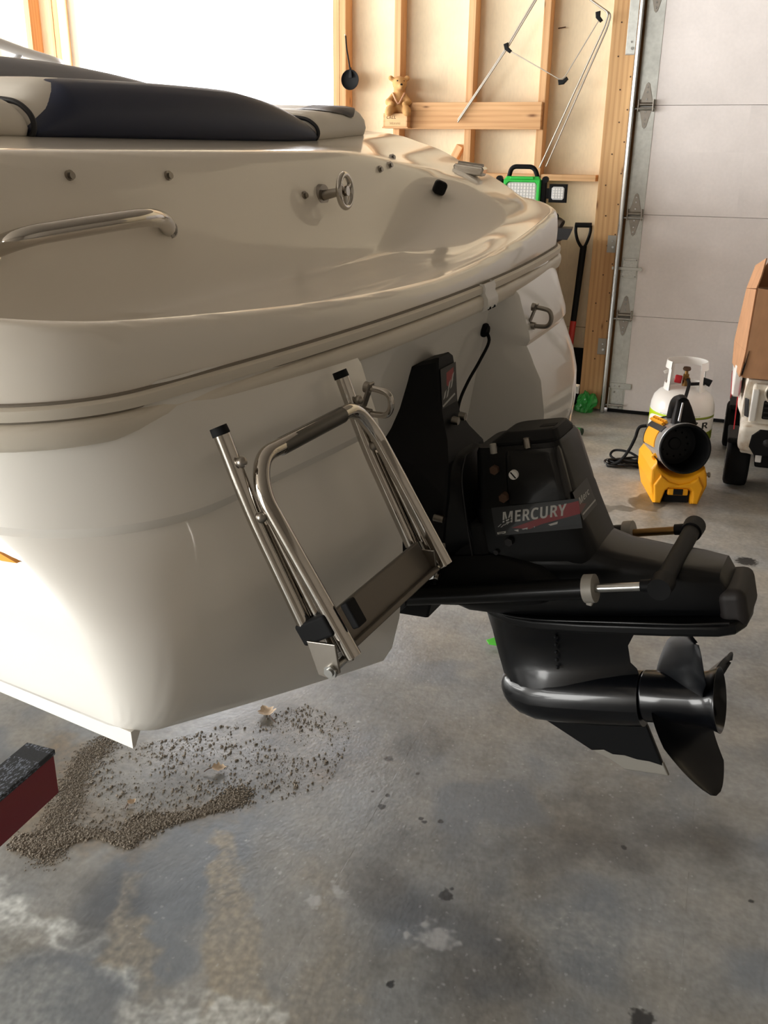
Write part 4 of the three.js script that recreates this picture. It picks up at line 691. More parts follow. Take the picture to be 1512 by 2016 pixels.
{
  const p = part('plastic_scrap', [turn(ext([[-0.03, 0], [0.02, 0.035], [0.05, 0.03], [0.05, -0.012], [-0.02, -0.012]], 0.006, 0.001), -1.2).translate(-0.505, 0.018, -2.44)], P({ color: 0x58c83c, roughness: 0.45 }), scene);
  tag(p, 'bright green plastic scrap on the floor behind the gearcase', 'plastic scrap');
  const s = thing('green_stick', 'green round stick with a dark end lying on the floor behind the stern drive', 'stick', [-0.61, 0.021, -4.812]);
  part('shaft', [rod([-0.24, 0, -0.09], [-0.008, 0, -0.003], 0.02, 0.02, 20)], S({ color: 0x1f7a36, roughness: 0.5 }), s);
  part('end_cap', [rod([-0.008, 0, -0.003], [0.0, 0, 0], 0.0205, 0.019, 20)], S({ color: 0x14301c, roughness: 0.6 }), s);
}

// ------------------------------------------------------------------ on the framed wall
{ // long handled black pan
  const t = thing('long_pan', 'small black pan with a long thin handle hanging on the wood beside the window', 'pan', [-2.135, 1.757, -5.357]);
  part('pan_bowl', [turn(lathe([[0, -0.010], [0.035, -0.009], [0.049, 0.0], [0.053, 0.009], [0.0505, 0.010], [0.046, 0.002], [0.033, -0.005], [0, -0.006]], 36), Math.PI / 2)], M.rubber, t);
  part('handle', [...soft([[0.002, 0.015, 0.002], [-0.004, 0.07, 0.004], [-0.022, 0.16, 0.002], [-0.030, 0.222, -0.004]], 0.0042, 30, 10), ext([[-0.010, -0.008], [0.010, -0.008], [0.005, 0.045], [-0.006, 0.045]], 0.006, 0.002).translate(0.002, 0.018, 0.004)], M.blackMatt, t);
  part('hanging_hook', [rod([-0.031, 0.226, -0.012], [-0.031, 0.226, 0.006], 0.0025, 0.0025, 8)], M.steel, t);
}
{ // folded wire rack hung across the studs
  const Z = -5.322, t = thing('wire_rack', 'folding silver wire rack with black plastic joints hanging across the studs', 'rack', [-1.1, 1.7, Z]);
  const o = (x, y, z = 0) => [x * 0.995 + 1.1, y - 1.7 + (y - 1.38) * -0.005, z];
  const wire = S({ color: 0xc4c0b8, metalness: 0.8, roughness: 0.35 });
  part('wire', bent([o(-1.497, 1.538, 0.012), o(-1.24, 1.90, 0.012), o(-1.075, 2.165, 0.012), o(-0.86, 2.125, 0.012), o(-0.733, 2.045, 0.014), o(-0.748, 1.985, 0.014), o(-1.031, 1.312, 0.012)], 0.0045, 0.02, 160, 8), wire, t);
  part('wire', bent([o(-1.50, 1.550, 0.0), o(-1.262, 1.885, 0.0), o(-1.085, 2.17, 0.0), o(-0.87, 2.135, 0.0), o(-0.722, 2.040, 0.002), o(-0.738, 1.975, 0.0), o(-0.998, 1.318, 0.0)], 0.0045, 0.02, 160, 8), wire, t);
  part('cross_wire', bent([o(-1.236, 1.888, 0.02), o(-0.95, 1.742, 0.02), o(-0.93, 1.755, 0.02), o(-0.775, 2.02, 0.018)], 0.0026, 0.015, 60, 8), wire, t);
  for (const [x, y, a] of [[-1.238, 1.898, -1.05], [-0.938, 1.738, 0.35], [-0.778, 2.03, -1.2]]) part('joint', [turn(ext([[-0.026, -0.012], [0.0, -0.018], [0.028, -0.004], [0.024, 0.012], [0.0, 0.004], [-0.022, 0.012]], 0.022, 0.004), 0, 0, a).translate(...o(x, y, 0.018))], M.blackMatt, t);
}
{ // teddy bear seated on a wooden block box
  const b = thing('wooden_block', 'small wooden block box with handwritten lettering under the teddy bear', 'box', [-1.838, 1.505, -5.318]);
  const cv = document.createElement('canvas'); cv.width = 256; cv.height = 160; const x = cv.getContext('2d'); x.fillStyle = '#e2bd8e'; x.fillRect(0, 0, 256, 160);
  for (let i = 0; i < 40; i++) { x.fillStyle = `rgba(150,105,60,${0.05 + 0.06 * rnd()})`; x.fillRect(0, rnd() * 160, 256, 1 + rnd() * 2); }
  x.fillStyle = '#5b4026'; x.font = 'bold 50px sans-serif'; x.fillText('CALL', 14, 62); x.font = '38px serif'; x.fillText('Mimmi', 54, 132); x.font = '36px sans-serif'; x.fillText('\u2665', 190, 132);
  const tx = new THREE.CanvasTexture(cv); tx.colorSpace = THREE.SRGBColorSpace;
  part('block_box', [boxUV(span(-0.07, 0.072, 0.006, 0.076, -0.05, 0.045, 0.003), 'x')], M.pine, b);
  part('base_slat', [boxUV(span(-0.074, 0.077, 0, 0.0065, -0.05, 0.049, 0.001), 'x')], M.pine, b);
  part('lettered_face', [new THREE.PlaneGeometry(0.122, 0.064).translate(0.004, 0.0405, 0.0456)], S({ map: tx, roughness: 0.8 }), b);
  const t = thing('teddy_bear', 'tan plush teddy bear sitting on the small wooden block box', 'teddy bear', [-1.838, 1.578, -5.330], 0.28); t.scale.setScalar(1.1);
  const res = 64, mc = new MarchingCubes(res, M.white, false, false, 200000), sc = 0.13, cyy = 0.095;
  const B = [];                                             // capsules: a, b, radius a, radius b
  const capsule = (a, c, ra, rb) => B.push([a, c, ra, rb]);
  capsule([0, 0.035, -0.005], [0, 0.085, -0.012], 0.034, 0.026); capsule([0, 0.085, -0.012], [0, 0.105, -0.01], 0.022, 0.02);
  capsule([0.002, 0.142, -0.008], [0.006, 0.138, 0.006], 0.034, 0.033); capsule([0.008, 0.132, 0.024], [0.014, 0.128, 0.042], 0.018, 0.013);
  for (const s of [1, -1]) { capsule([s * 0.028, 0.085, -0.004], [s * 0.050, 0.055, 0.020], 0.014, 0.014); capsule([s * 0.050, 0.055, 0.020], [s * 0.032, 0.045, 0.042], 0.014, 0.013); capsule([s * 0.022, 0.018, 0.008], [s * 0.042, 0.016, 0.050], 0.020, 0.019); capsule([s * 0.042, 0.016, 0.052], [s * 0.045, 0.008, 0.062], 0.021, 0.020); capsule([s * 0.034, 0.162, -0.006], [s * 0.041, 0.166, -0.004], 0.011, 0.012); }
  for (let k = 0; k < res; k++) for (let j = 0; j < res; j++) for (let i = 0; i < res; i++) {
    const px = (i / res * 2 - 1) * sc, py = (j / res * 2 - 1) * sc + cyy, pz = (k / res * 2 - 1) * sc; let e = 0;
    for (const [a, c, ra, rb] of B) { const bx = c[0] - a[0], by = c[1] - a[1], bz = c[2] - a[2], u = clamp(((px - a[0]) * bx + (py - a[1]) * by + (pz - a[2]) * bz) / (bx * bx + by * by + bz * bz), 0, 1); const d = Math.hypot(px - a[0] - u * bx, py - a[1] - u * by, pz - a[2] - u * bz) - lerp(ra, rb, u); e += Math.exp(-d / 0.0035); }
    mc.field[i + j * res + k * res * res] = Math.log(e) * 0.0035 + 0.0012 * fbm(px * 260 + pz * 170, py * 260, 4, 2);
  }
  mc.isolation = 0; mc.update();
  const cnt = mc.count, g = new THREE.BufferGeometry(), ps = new Float32Array(cnt * 3);
  for (let i = 0; i < cnt; i++) { ps[i * 3] = mc.positionArray[i * 3] * sc; ps[i * 3 + 1] = mc.positionArray[i * 3 + 1] * sc + cyy; ps[i * 3 + 2] = mc.positionArray[i * 3 + 2] * sc; }
  g.setAttribute('position', new THREE.BufferAttribute(ps, 3)); const gw = mergeVertices(g, 1e-5); gw.computeVertexNormals();
  part('plush_body', gw, P({ color: 0xc79a63, roughness: 0.95, sheen: 0.6, sheenRoughness: 0.6, sheenColor: new THREE.Color(0.8, 0.6, 0.4) }), t);
  for (const [ex, ey, ez] of [[-0.006, 0.152, 0.0335], [0.026, 0.151, 0.0255]]) part('eye', move(new THREE.SphereGeometry(0.0038, 12, 8), ex, ey, ez), M.rubber, t);
  part('nose', move(new THREE.SphereGeometry(0.0055, 14, 10).scale(1.2, 0.85, 0.8), 0.0155, 0.134, 0.054), M.rubber, t);
  for (const s of [1, -1]) part('collar_ribbon', soft([[s * 0.030, 0.098, 0.006], [s * 0.020, 0.078, 0.024], [s * 0.006, 0.052, 0.036], [0, 0.046, 0.038]], 0.0042, 20, 8), S({ color: 0xd9a98a, roughness: 0.9 }), t);
}

// ------------------------------------------------------------------ in the corner by the post
{ // D-handled tool
  const t = thing('shovel', 'long tool with a black D-grip and a red lower shaft leaning beside the wooden post', 'shovel', [-0.80, 0, -5.33]);
  const at = (y) => [0.8 + lerp(-0.808, -0.772, y / 0.9), y, -0.012 - 0.078 * y / 0.9];
  part('grip', [rod([-0.028, 1.018, -0.095], [0.062, 1.020, -0.095], 0.0135, 0.0135, 18)], M.blackMatt, t);
  part('yoke', [...soft([[-0.022, 1.018, -0.095], [-0.022, 0.985, -0.095], [-0.006, 0.935, -0.093], [0.022, 0.895, -0.09]], 0.0085, 30, 10), ...soft([[0.058, 1.018, -0.095], [0.058, 0.985, -0.095], [0.046, 0.935, -0.093], [0.030, 0.895, -0.09]], 0.0085, 30, 10)], M.blackMatt, t);
  part('upper_shaft', [rod(at(0.50), at(0.91), 0.0165, 0.0185, 20)], M.blackMatt, t);
  part('lower_shaft', [rod(at(0.075), at(0.50), 0.0175, 0.0175, 20)], P({ color: 0xc2342b, roughness: 0.4 }), t);
  part('tool_head', [rod([-0.008, 0.0, -0.012], at(0.08), 0.045, 0.034, 24), turn(box(0.11, 0.05, 0.07, 0, 0.026, 0.01, 0.014), 0, 0.3)], M.rubber, t);
}
{ // crumpled green bag
  const g = new THREE.IcosahedronGeometry(0.056, 4), p = g.attributes.position;
  for (let i = 0; i < p.count; i++) { const x = p.getX(i), y = p.getY(i), z = p.getZ(i), k = 0.95 + 0.8 * fbm(x * 34 + y * 12, y * 34 + z * 30, 5, 3) + 0.5 * Math.abs(fbm(x * 60 - y * 30, z * 60 + y * 50, 9, 2)); p.setXYZ(i, x * k * 0.85 + 0.25 * Math.max(0, y), Math.max(0, y * k * 1.25 + 0.045), z * k * 0.7); }
  const q = creased(g, 0.35);
  tag(part('plastic_bag', q.translate(-0.672, 0, -5.315), P({ color: 0x2f9e45, roughness: 0.35, clearcoat: 0.3, side: THREE.DoubleSide }), scene), 'crumpled green plastic bag on the floor at the foot of the post', 'bag');
}
{ // low plywood cabinet with a dark top, work light and odds and ends on it
  const c = thing('cabinet', 'plain plywood cabinet with a dark top standing behind the boat stern', 'cabinet', [-1.4, 0, -5.12]);
  part('carcass', [boxUV(span(-0.55, 0.515, 0.03, 0.955, -0.22, 0.19, 0.003))], S({ color: 0xc9b497, roughness: 0.8 }), c);
  part('plinth', [span(-0.53, 0.49, 0, 0.03, -0.2, 0.17)], M.rubber, c);
  part('top', [span(-0.56, 0.548, 0.955, 0.978, -0.225, 0.205, 0.003)], S({ color: 0x2b2a28, roughness: 0.6 }), c);
  for (const x of [-0.30, 0.22]) part('door', [boxUV(span(x - 0.24, x + 0.27, 0.06, 0.94, 0.19, 0.205, 0.002))], S({ color: 0xc2ad90, roughness: 0.8 }), c);
  const k = thing('tool_tray', 'dark metal tool tray on the corner of the plywood cabinet', 'tray', [-0.885, 0.978, -4.985]);
  part('tray_body', loft([[-0.10, -0.05, 0.065, 0], [-0.115, -0.06, 0.075, 0.028], [-0.125, -0.065, 0.08, 0.056]].map(([x, z, d, y]) => [[x, y, z], [x * -0.85, y, z], [x * -1.0, y, d], [x, y, d]])).map((g) => creased(g, 0.4)), M.darkMetal, k);
  part('tool_roll', [...soft([[-0.08, 0.062, 0.0], [-0.02, 0.078, 0.02], [0.03, 0.085, 0.0], [0.06, 0.07, 0.01]], 0.022, 30, 10)], S({ color: 0x4a3f34, roughness: 0.8 }), k);
  part('hand_grip', [rod([0.0, 0.10, 0.01], [0.035, 0.115, 0.03], 0.014, 0.011, 12)], M.rubber, k);
  // folding work light with three lamp heads
  const w = thing('work_light', 'bright green and black folding work light with white LED panels on the cabinet', 'work light', [-1.055, 0.978, -5.03], 0.06);
  const gm = P({ color: 0x35cf52, roughness: 0.4 });
  part('lamp_body', [ext([[-0.095, 0.05], [0.098, 0.05], [0.098, 0.278], [0.084, 0.296], [-0.08, 0.296], [-0.095, 0.278]], 0.036, 0.006)], gm, w);
  part('front_bezel', [ext([[-0.092, 0.155], [0.094, 0.155], [0.094, 0.280], [-0.092, 0.280]], 0.012, 0.003, [[[-0.078, 0.178], [-0.065, 0.165], [0.068, 0.165], [0.08, 0.178], [0.08, 0.258], [0.068, 0.27], [-0.065, 0.27], [-0.078, 0.258]]]).translate(0, 0, 0.022), ext([[-0.06, 0.282], [0.06, 0.282], [0.06, 0.294], [-0.06, 0.294]], 0.01, 0.003).translate(0, 0, 0.02), ext([[-0.07, 0.06], [0.085, 0.06], [0.085, 0.14], [-0.05, 0.14]], 0.01, 0.003).translate(0, 0, 0.018)], gm, w);
  const leds = (x0, x1, y0, y1, nx, ny, z) => { const a = []; for (let i = 0; i < nx; i++) for (let j = 0; j < ny; j++) { const cx = lerp(x0, x1, (i + 0.5) / nx), cy = lerp(y0, y1, (j + 0.5) / ny); a.push(hard(cx - (x1 - x0) / nx * 0.36, cx + (x1 - x0) / nx * 0.36, cy - (y1 - y0) / ny * 0.36, cy + (y1 - y0) / ny * 0.36, z, z + 0.003)); } return a; };
  const pm = S({ color: 0xd6d8da, roughness: 0.35 }), lm = S({ color: 0xfafaf8, roughness: 0.3 });
  part('led_panel', [ext([[-0.075, 0.18], [-0.063, 0.168], [0.066, 0.168], [0.077, 0.18], [0.077, 0.256], [0.066, 0.267], [-0.063, 0.267], [-0.075, 0.256]], 0.004, 0.001).translate(0, 0, 0.0195)], pm, w);
  part('led_grid', leds(-0.07, 0.072, 0.172, 0.263, 9, 6, 0.0215), lm, w).userData.kind = 'stuff';
  part('handle', bent([[-0.072, 0.288, -0.006], [-0.06, 0.342, -0.006], [0.056, 0.342, -0.006], [0.078, 0.288, -0.006]], 0.0115, 0.03, 50, 12), M.rubber, w);
  for (const s of [1, -1]) {
    part('side_hinge', [box(0.030, 0.235, 0.036, s * 0.112, 0.165, -0.004, 0.008), rod([s * 0.118, 0.282, -0.02], [s * 0.118, 0.282, 0.02], 0.016, 0.016, 16), box(0.03, 0.05, 0.02, s * 0.135, 0.215, 0, 0.004)], M.blackMatt, w);
    const hd = part('side_lamp', [ext([[-0.046, -0.045], [0.046, -0.045], [0.046, 0.045], [-0.046, 0.045]], 0.022, 0.005).translate(s * 0.186, 0.217, 0)], M.blackMatt, w);
    part('led_panel', [ext([[-0.032, -0.022], [-0.024, -0.031], [0.024, -0.031], [0.032, -0.022], [0.032, 0.024], [0.024, 0.032], [-0.024, 0.032], [-0.032, 0.024]], 0.003, 0.0008).translate(s * 0.186, 0.217, 0.0115)], pm, hd);
    part('led_grid', leds(s * 0.186 - 0.028, s * 0.186 + 0.028, 0.192, 0.243, 4, 4, 0.0125), lm, hd).userData.kind = 'stuff';
  }
  part('stand', [box(0.16, 0.012, 0.10, 0, 0.006, -0.01, 0.004), box(0.012, 0.06, 0.02, -0.07, 0.035, -0.01, 0.003), box(0.012, 0.06, 0.02, 0.07, 0.035, -0.01, 0.003)], M.blackMatt, w);
}

// ------------------------------------------------------------------ propane tank
{
  const t = thing('propane_tank', 'white propane tank with a lime green printed band standing by the overhead door', 'propane tank', [-0.125, 0, -4.74]);
  const cv = document.createElement('canvas'); cv.width = 2048; cv.height = 512; const x = cv.getContext('2d');
  x.fillStyle = '#f1efec'; x.fillRect(0, 0, 2048, 512);
  // print on the side that faces the room: the strip is wound once round the drum
  const X = (deg) => (deg / 360) * 2048;                     // 0..360 round the drum, the camera side near 180
  x.fillStyle = '#b9d41c'; x.beginPath(); x.moveTo(X(60), 0); x.lineTo(X(90), 0); x.quadraticCurveTo(X(130), 40, X(178), 44); x.lineTo(X(178), 84); x.lineTo(X(140), 84); x.quadraticCurveTo(X(112), 90, X(110), 250); x.lineTo(X(96), 512); x.lineTo(X(60), 512); x.closePath(); x.fill();
  x.fillStyle = '#8a9a2a'; x.fillRect(X(178), 50, X(140), 34); x.fillStyle = '#2a2c1c'; x.fillRect(X(178), 84, X(140), 8);
  x.fillStyle = '#9aa08a'; x.font = '36px sans-serif'; x.fillText('propane', X(150), 34); x.fillText('standard', X(200), 38);
  x.lineJoin = 'round'; x.font = 'bold 210px sans-serif'; x.strokeStyle = '#1d1f1a'; x.lineWidth = 34; x.fillStyle = '#a8b83a'; x.strokeText('G', X(196), 290); x.fillText('G', X(196), 290); x.fillStyle = '#1d1f1a'; x.font = 'bold 170px sans-serif'; x.fillText('R', X(229), 270);
  x.fillStyle = '#8a9a2a'; x.beginPath(); x.moveTo(X(190), 440); x.quadraticCurveTo(X(225), 340, X(290), 320); x.lineTo(X(290), 512); x.lineTo(X(190), 512); x.fill();
  const tx = new THREE.CanvasTexture(cv); tx.colorSpace = THREE.SRGBColorSpace;
  part('drum', [lathe([[0, 0.025], [0.09, 0.03], [0.135, 0.055], [0.1515, 0.085], [0.1525, 0.10], [0.1525, 0.218], [0.150, 0.245], [0.140, 0.278], [0.12, 0.302], [0.09, 0.318], [0.04, 0.328], [0, 0.33]], 64)], P({ color: 0xeeebe8, roughness: 0.35, clearcoat: 0.3 }), t);
  const sl = new THREE.CylinderGeometry(0.1532, 0.1532, 0.135, 72, 1, true); sl.rotateY(Math.PI - 0.15); part('printed_band', [sl.translate(0, 0.152, 0)], P({ map: tx, roughness: 0.35, clearcoat: 0.2 }), t);
  part('foot_ring', [lathe([[0.098, 0], [0.102, 0], [0.104, 0.035], [0.10, 0.038], [0.098, 0.035]], 48)], M.white, t);
  // collar: a curved guard open towards the heater, with hand holes
  const col = (a0, a1, y0, y1, n = 24) => { const q = (r) => grid((i, j) => { const a = lerp(a0, a1, i / n), R = r - 0.004 * j; return [R * Math.sin(a), lerp(y0, y1, j), R * Math.cos(a)]; }, n, 1); const strip = (y, f) => grid((i, j) => { const a = lerp(a0, a1, i / n), R = 0.101 - 0.004 * (y === y1 ? 1 : 0) - 0.004 * j; return [R * Math.sin(a), y, R * Math.cos(a)]; }, n, 1); return [q(0.101), q(0.097), strip(y0), strip(y1)]; };
  const A = 0.78, E = Math.PI * 2 - A;
  part('collar', [...col(A, E, 0.418, 0.455, 60), ...col(A, A + 0.22, 0.305, 0.42), ...col(E - 0.22, E, 0.305, 0.42), ...col(2.0, 2.4, 0.305, 0.42), ...col(3.85, 4.25, 0.305, 0.42), ...col(A, E, 0.305, 0.345, 60)], P({ color: 0xf0eeeb, roughness: 0.35, side: THREE.DoubleSide }), t);
  part('valve', [rod([0, 0.325, 0], [0, 0.385, 0], 0.016, 0.014, 16), box(0.028, 0.03, 0.03, 0, 0.372, 0, 0.004), rod([0, 0.385, 0], [0, 0.408, 0], 0.008), rod([0, 0.368, 0], [0.012, 0.368, 0.035], 0.013, 0.012, 12)], M.brass, t);
  part('valve_knob', [lathe([[0, 0.405], [0.016, 0.405], [0.02, 0.412], [0.016, 0.422], [0, 0.424]], 20)], M.rust, t);
  part('red_cap', [turn(lathe([[0, -0.017], [0.018, -0.017], [0.02, -0.01], [0.02, 0.013], [0.016, 0.017], [0, 0.017]], 20), 0, 0, 1.45).translate(-0.034, 0.362, 0.012)], M.red, t);
  part('black_plug', [turn(rod([0, -0.022, 0], [0, 0.022, 0], 0.018, 0.013, 14), 0, 0, 1.2).translate(0.098, 0.362, 0.02), rod([0.02, 0.345, 0.03], [0.09, 0.352, 0.022], 0.008)], M.rubber, t);
  part('collar_hook', [turn(ext([[-0.02, 0], [-0.012, -0.012], [0.012, -0.008], [0.014, 0.01], [-0.004, 0.006]], 0.006, 0.001), 0, 0.5).translate(-0.088, 0.405, 0.05)], M.white, t);
}
{ // gas hose from the tank to the heater
  const h = part('gas_hose', soft([[-0.113, 0.368, -4.703], [-0.105, 0.36, -4.66], [-0.108, 0.33, -4.58], [-0.118, 0.30, -4.45], [-0.14, 0.26, -4.33], [-0.165, 0.245, -4.25]], 0.0085, 50, 10), M.rubber, scene);
  tag(h, 'black gas hose running from the propane tank valve to the heater', 'hose');
}
{ // torpedo heater: yellow cradle, silver barrel with a black mouth ring, black carry handle
  const t = thing('propane_heater', 'yellow and silver forced-air propane heater with a black mouth, in front of the tank', 'heater', [-0.105, 0, -4.03], 0.27);
  const cy = 0.243, zf = 0.125, zb = -0.215, Rb = 0.101, k0 = t.children.length;
  const zl = (p) => turn(lathe(p, 56), Math.PI / 2).translate(0, cy, 0);
  part('barrel', [zl([[Rb - 0.003, zb], [Rb, zb], [Rb, zf - 0.035], [Rb + 0.004, zf - 0.03], [Rb + 0.004, zf - 0.004], [Rb, zf], [Rb - 0.006, zf], [Rb - 0.006, zb]])], M.silver, t);
  part('mouth_ring', [zl([[Rb - 0.008, zf - 0.03], [Rb - 0.008, zf + 0.012], [Rb - 0.001, zf + 0.016], [Rb + 0.0035, zf + 0.012], [Rb + 0.0035, zf - 0.001], [Rb - 0.003, zf - 0.003]]), zl([[Rb - 0.0085, zf + 0.01], [Rb - 0.010, zf - 0.03], [Rb - 0.011, zb + 0.02]])], M.rubber, t);
  part('burner_plate', [zl([[0, -0.055], [0.068, -0.055], [0.076, -0.06], [0.092, -0.062]]), zl([[0, -0.045], [0.022, -0.045], [0.026, -0.05], [0.026, -0.056]])], S({ color: 0x4a4a4c, metalness: 0.5, roughness: 0.6 }), t);
  part('burner_hole', Array.from({ length: 12 }, (_, i) => rod([0.055 * Math.cos(i * 0.5236), cy + 0.055 * Math.sin(i * 0.5236), -0.056], [0.055 * Math.cos(i * 0.5236), cy + 0.055 * Math.sin(i * 0.5236), -0.0535], 0.0045, 0.0045, 8)), M.rubber, t).userData.kind = 'stuff';
  part('rear_guard', [zl([[0, zb - 0.004], [0.05, zb - 0.004], [0.09, zb], [Rb + 0.003, zb + 0.004], [Rb + 0.003, zb + 0.03], [Rb, zb + 0.03]])], M.blackMatt, t);
  // louvred yellow strip and side panel on the flank
  const on = (a, r, z) => [r * Math.cos(a), cy + r * Math.sin(a), z];
  const strip = (a0, a1, r, z0, z1, th) => { const n = 10, f = (R) => grid((i, j) => on(lerp(a0, a1, i / n), R, lerp(z0, z1, j)), n, 1), s = (z) => grid((i, j) => on(lerp(a0, a1, i / n), r + th * j, z), n, 1), e = (a) => grid((i, j) => on(a, r + th * j, lerp(z0, z1, i)), 1, 1); return [f(r + th), s(z0), s(z1), e(a0), e(a1)]; };
  const ym = P({ color: 0xf0a51a, roughness: 0.45, side: THREE.DoubleSide });
  part('side_panel', strip(2.55, 3.25, Rb, -0.19, 0.02, 0.004), ym, t);
  part('side_recess', strip(2.25, 2.55, Rb, -0.23, 0.05, 0.003), P({ color: 0x1a1a1c, roughness: 0.6, side: THREE.DoubleSide }), t);
  for (let i = 0; i < 2; i++) part('louvre', strip(2.05 + i * 0.14, 2.15 + i * 0.14, Rb + 0.004, -0.235, 0.005, 0.012), ym, t);
  for (let i = 0; i < 5; i++) part('louvre_rib', [box(0.012, 0.012, 0.006, 0, 0, 0, 0.001).translate(...on(2.17, Rb + 0.014, -0.2 + i * 0.045))], M.yellow, t);
  part('side_bracket', strip(3.3, 3.75, Rb, -0.2, zf - 0.04, 0.005), P({ color: 0xc4c6c8, metalness: 0.7, roughness: 0.35, side: THREE.DoubleSide }), t);
  for (const z of [-0.1, -0.02, 0.05]) part('screw', [rod(on(3.6, Rb + 0.003, z), on(3.6, Rb + 0.008, z), 0.005, 0.004, 10)], M.rubber, t);
  // (barrel parts above and the handle below tip up together)
  part('handle_foot', loft([[0.340, 0.052, 0.10, 0.03], [0.365, 0.046, 0.09, 0.026], [0.41, 0.033, 0.07, 0.02], [0.437, 0.024, 0.05, 0.012], [0.447, 0.014, 0.04, 0.006]].map(([y, w, z, d]) => { const o = []; for (let i = 0; i < 24; i++) { const a = i / 24 * Math.PI * 2; o.push([w * Math.sign(Math.cos(a)) * Math.sqrt(Math.abs(Math.cos(a))), y, z - 0.03 + d * Math.sign(Math.sin(a)) * Math.sqrt(Math.abs(Math.sin(a)))]); } return o; })).map((g) => creased(g, 0.6)), M.blackMatt, t);
  part('handle', [...bent([[0, 0.425, 0.03], [0, 0.436, 0.0], [0, 0.42, -0.11], [0, 0.345, -0.15]], 0.023, 0.05, 40, 14)], M.blackMatt, t);
  part('handle_trim', [rod([-0.026, 0.352, 0.098], [-0.006, 0.425, 0.052], 0.006, 0.004, 10)], M.silver, t);
  for (const m of t.children.slice(k0)) m.geometry.applyMatrix4(new THREE.Matrix4().makeTranslation(0, cy, 0.08).multiply(new THREE.Matrix4().makeRotationX(-0.17)).multiply(new THREE.Matrix4().makeTranslation(0, -cy, -0.08)));
  // cradle base with two feet and the cut-out between them
  const front = new THREE.Shape(); [[-0.098, 0], [-0.066, 0], [-0.052, 0.056], [-0.04, 0.064], [0.04, 0.064], [0.052, 0.056], [0.058, 0], [0.09, 0], [0.118, 0.085], [0.112, 0.13], [0.10, 0.165]].forEach(([a, b], i) => i ? front.lineTo(a, b) : front.moveTo(a, b));
  front.absarc(0, cy - 0.006, 0.122, -0.72, -2.42, true); front.lineTo(-0.10, 0.185); front.lineTo(-0.122, 0.15); front.lineTo(-0.120, 0.09); front.closePath();
  part('cradle', [ext(front, 0.30, 0.012, [], 20).translate(0, 0, -0.04), ext([[-0.096, 0.006], [-0.07, 0.006], [-0.056, 0.062], [-0.044, 0.075], [0.044, 0.075], [0.056, 0.062], [0.062, 0.006], [0.085, 0.006], [0.10, 0.08], [0.075, 0.125], [0.045, 0.10], [0, 0.088], [-0.045, 0.10], [-0.08, 0.13], [-0.105, 0.085]], 0.02, 0.008).translate(0, 0, 0.112)], M.yellow, t);
  part('base_tray', [box(0.11, 0.05, 0.24, -0.002, 0.026, -0.03, 0.004)], M.rubber, t);
  part('latch', [box(0.085, 0.030, 0.02, -0.002, 0.056, 0.108, 0.006)], M.yellow, t);
  part('latch_window', [box(0.040, 0.026, 0.006, -0.002, 0.057, 0.118, 0.002)], M.rubber, t);
  part('hook', soft([[-0.098, 0.175, 0.06], [-0.112, 0.195, 0.062], [-0.102, 0.203, 0.064], [-0.092, 0.192, 0.064]], 0.006, 20, 8), M.yellow, t);
  part('side_knob', [rod([0.10, 0.13, 0.08], [0.125, 0.128, 0.085], 0.008, 0.007, 10), rod([0.122, 0.128, 0.085], [0.128, 0.128, 0.085], 0.012, 0.012, 12)], M.dullSteel, t);
}
{ // power cord: from the back of the heater down to a tied coil on the floor
  const pts = [[-0.255, 0.235, -4.27], [-0.285, 0.225, -4.27], [-0.30, 0.17, -4.28], [-0.325, 0.10, -4.30], [-0.36, 0.04, -4.32], [-0.40, 0.012, -4.33]];
  const c = thing('power_cord', 'black power cord lying in a coil on the floor left of the heater', 'cord', [0, 0, 0]);
  part('cord', soft(pts, 0.0075, 50, 10), M.rubber, c);
  const loops = []; for (let k = 0; k < 7; k++) { const a = [], w = 0.085 + 0.006 * Math.sin(k * 2), h = 0.024 + 0.003 * (k % 3); for (let i = 0; i <= 28; i++) { const u = i / 28 * Math.PI * 2; a.push(V(-0.335 + w * Math.cos(u) * (1 + 0.1 * Math.sin(k)), 0.008 + 0.008 * (k % 4) + 0.006 * Math.sin(u * 2 + k), -4.37 + h * Math.sin(u) * 1.1 + 0.012 * Math.cos(u * 2 + k * 2) - 0.28 * (0.085 * Math.cos(u)))); } loops.push(new THREE.TubeGeometry(new THREE.CatmullRomCurve3(a, true), 80, 0.0052, 8, true)); }
  part('coil', loops, P({ color: 0x0c0d10, roughness: 0.35 }), c);
  part('loose_loop', soft([[-0.25, 0.02, -4.40], [-0.33, 0.05, -4.44], [-0.405, 0.045, -4.46], [-0.415, 0.03, -4.42], [-0.36, 0.02, -4.38], [-0.29, 0.035, -4.37]], 0.006, 60, 8), M.rubber, c);
  part('cord_tie', [rod([-0.262, 0.02, -4.43], [-0.262, 0.02, -4.36], 0.03, 0.03, 14)], M.rubber, c);
}

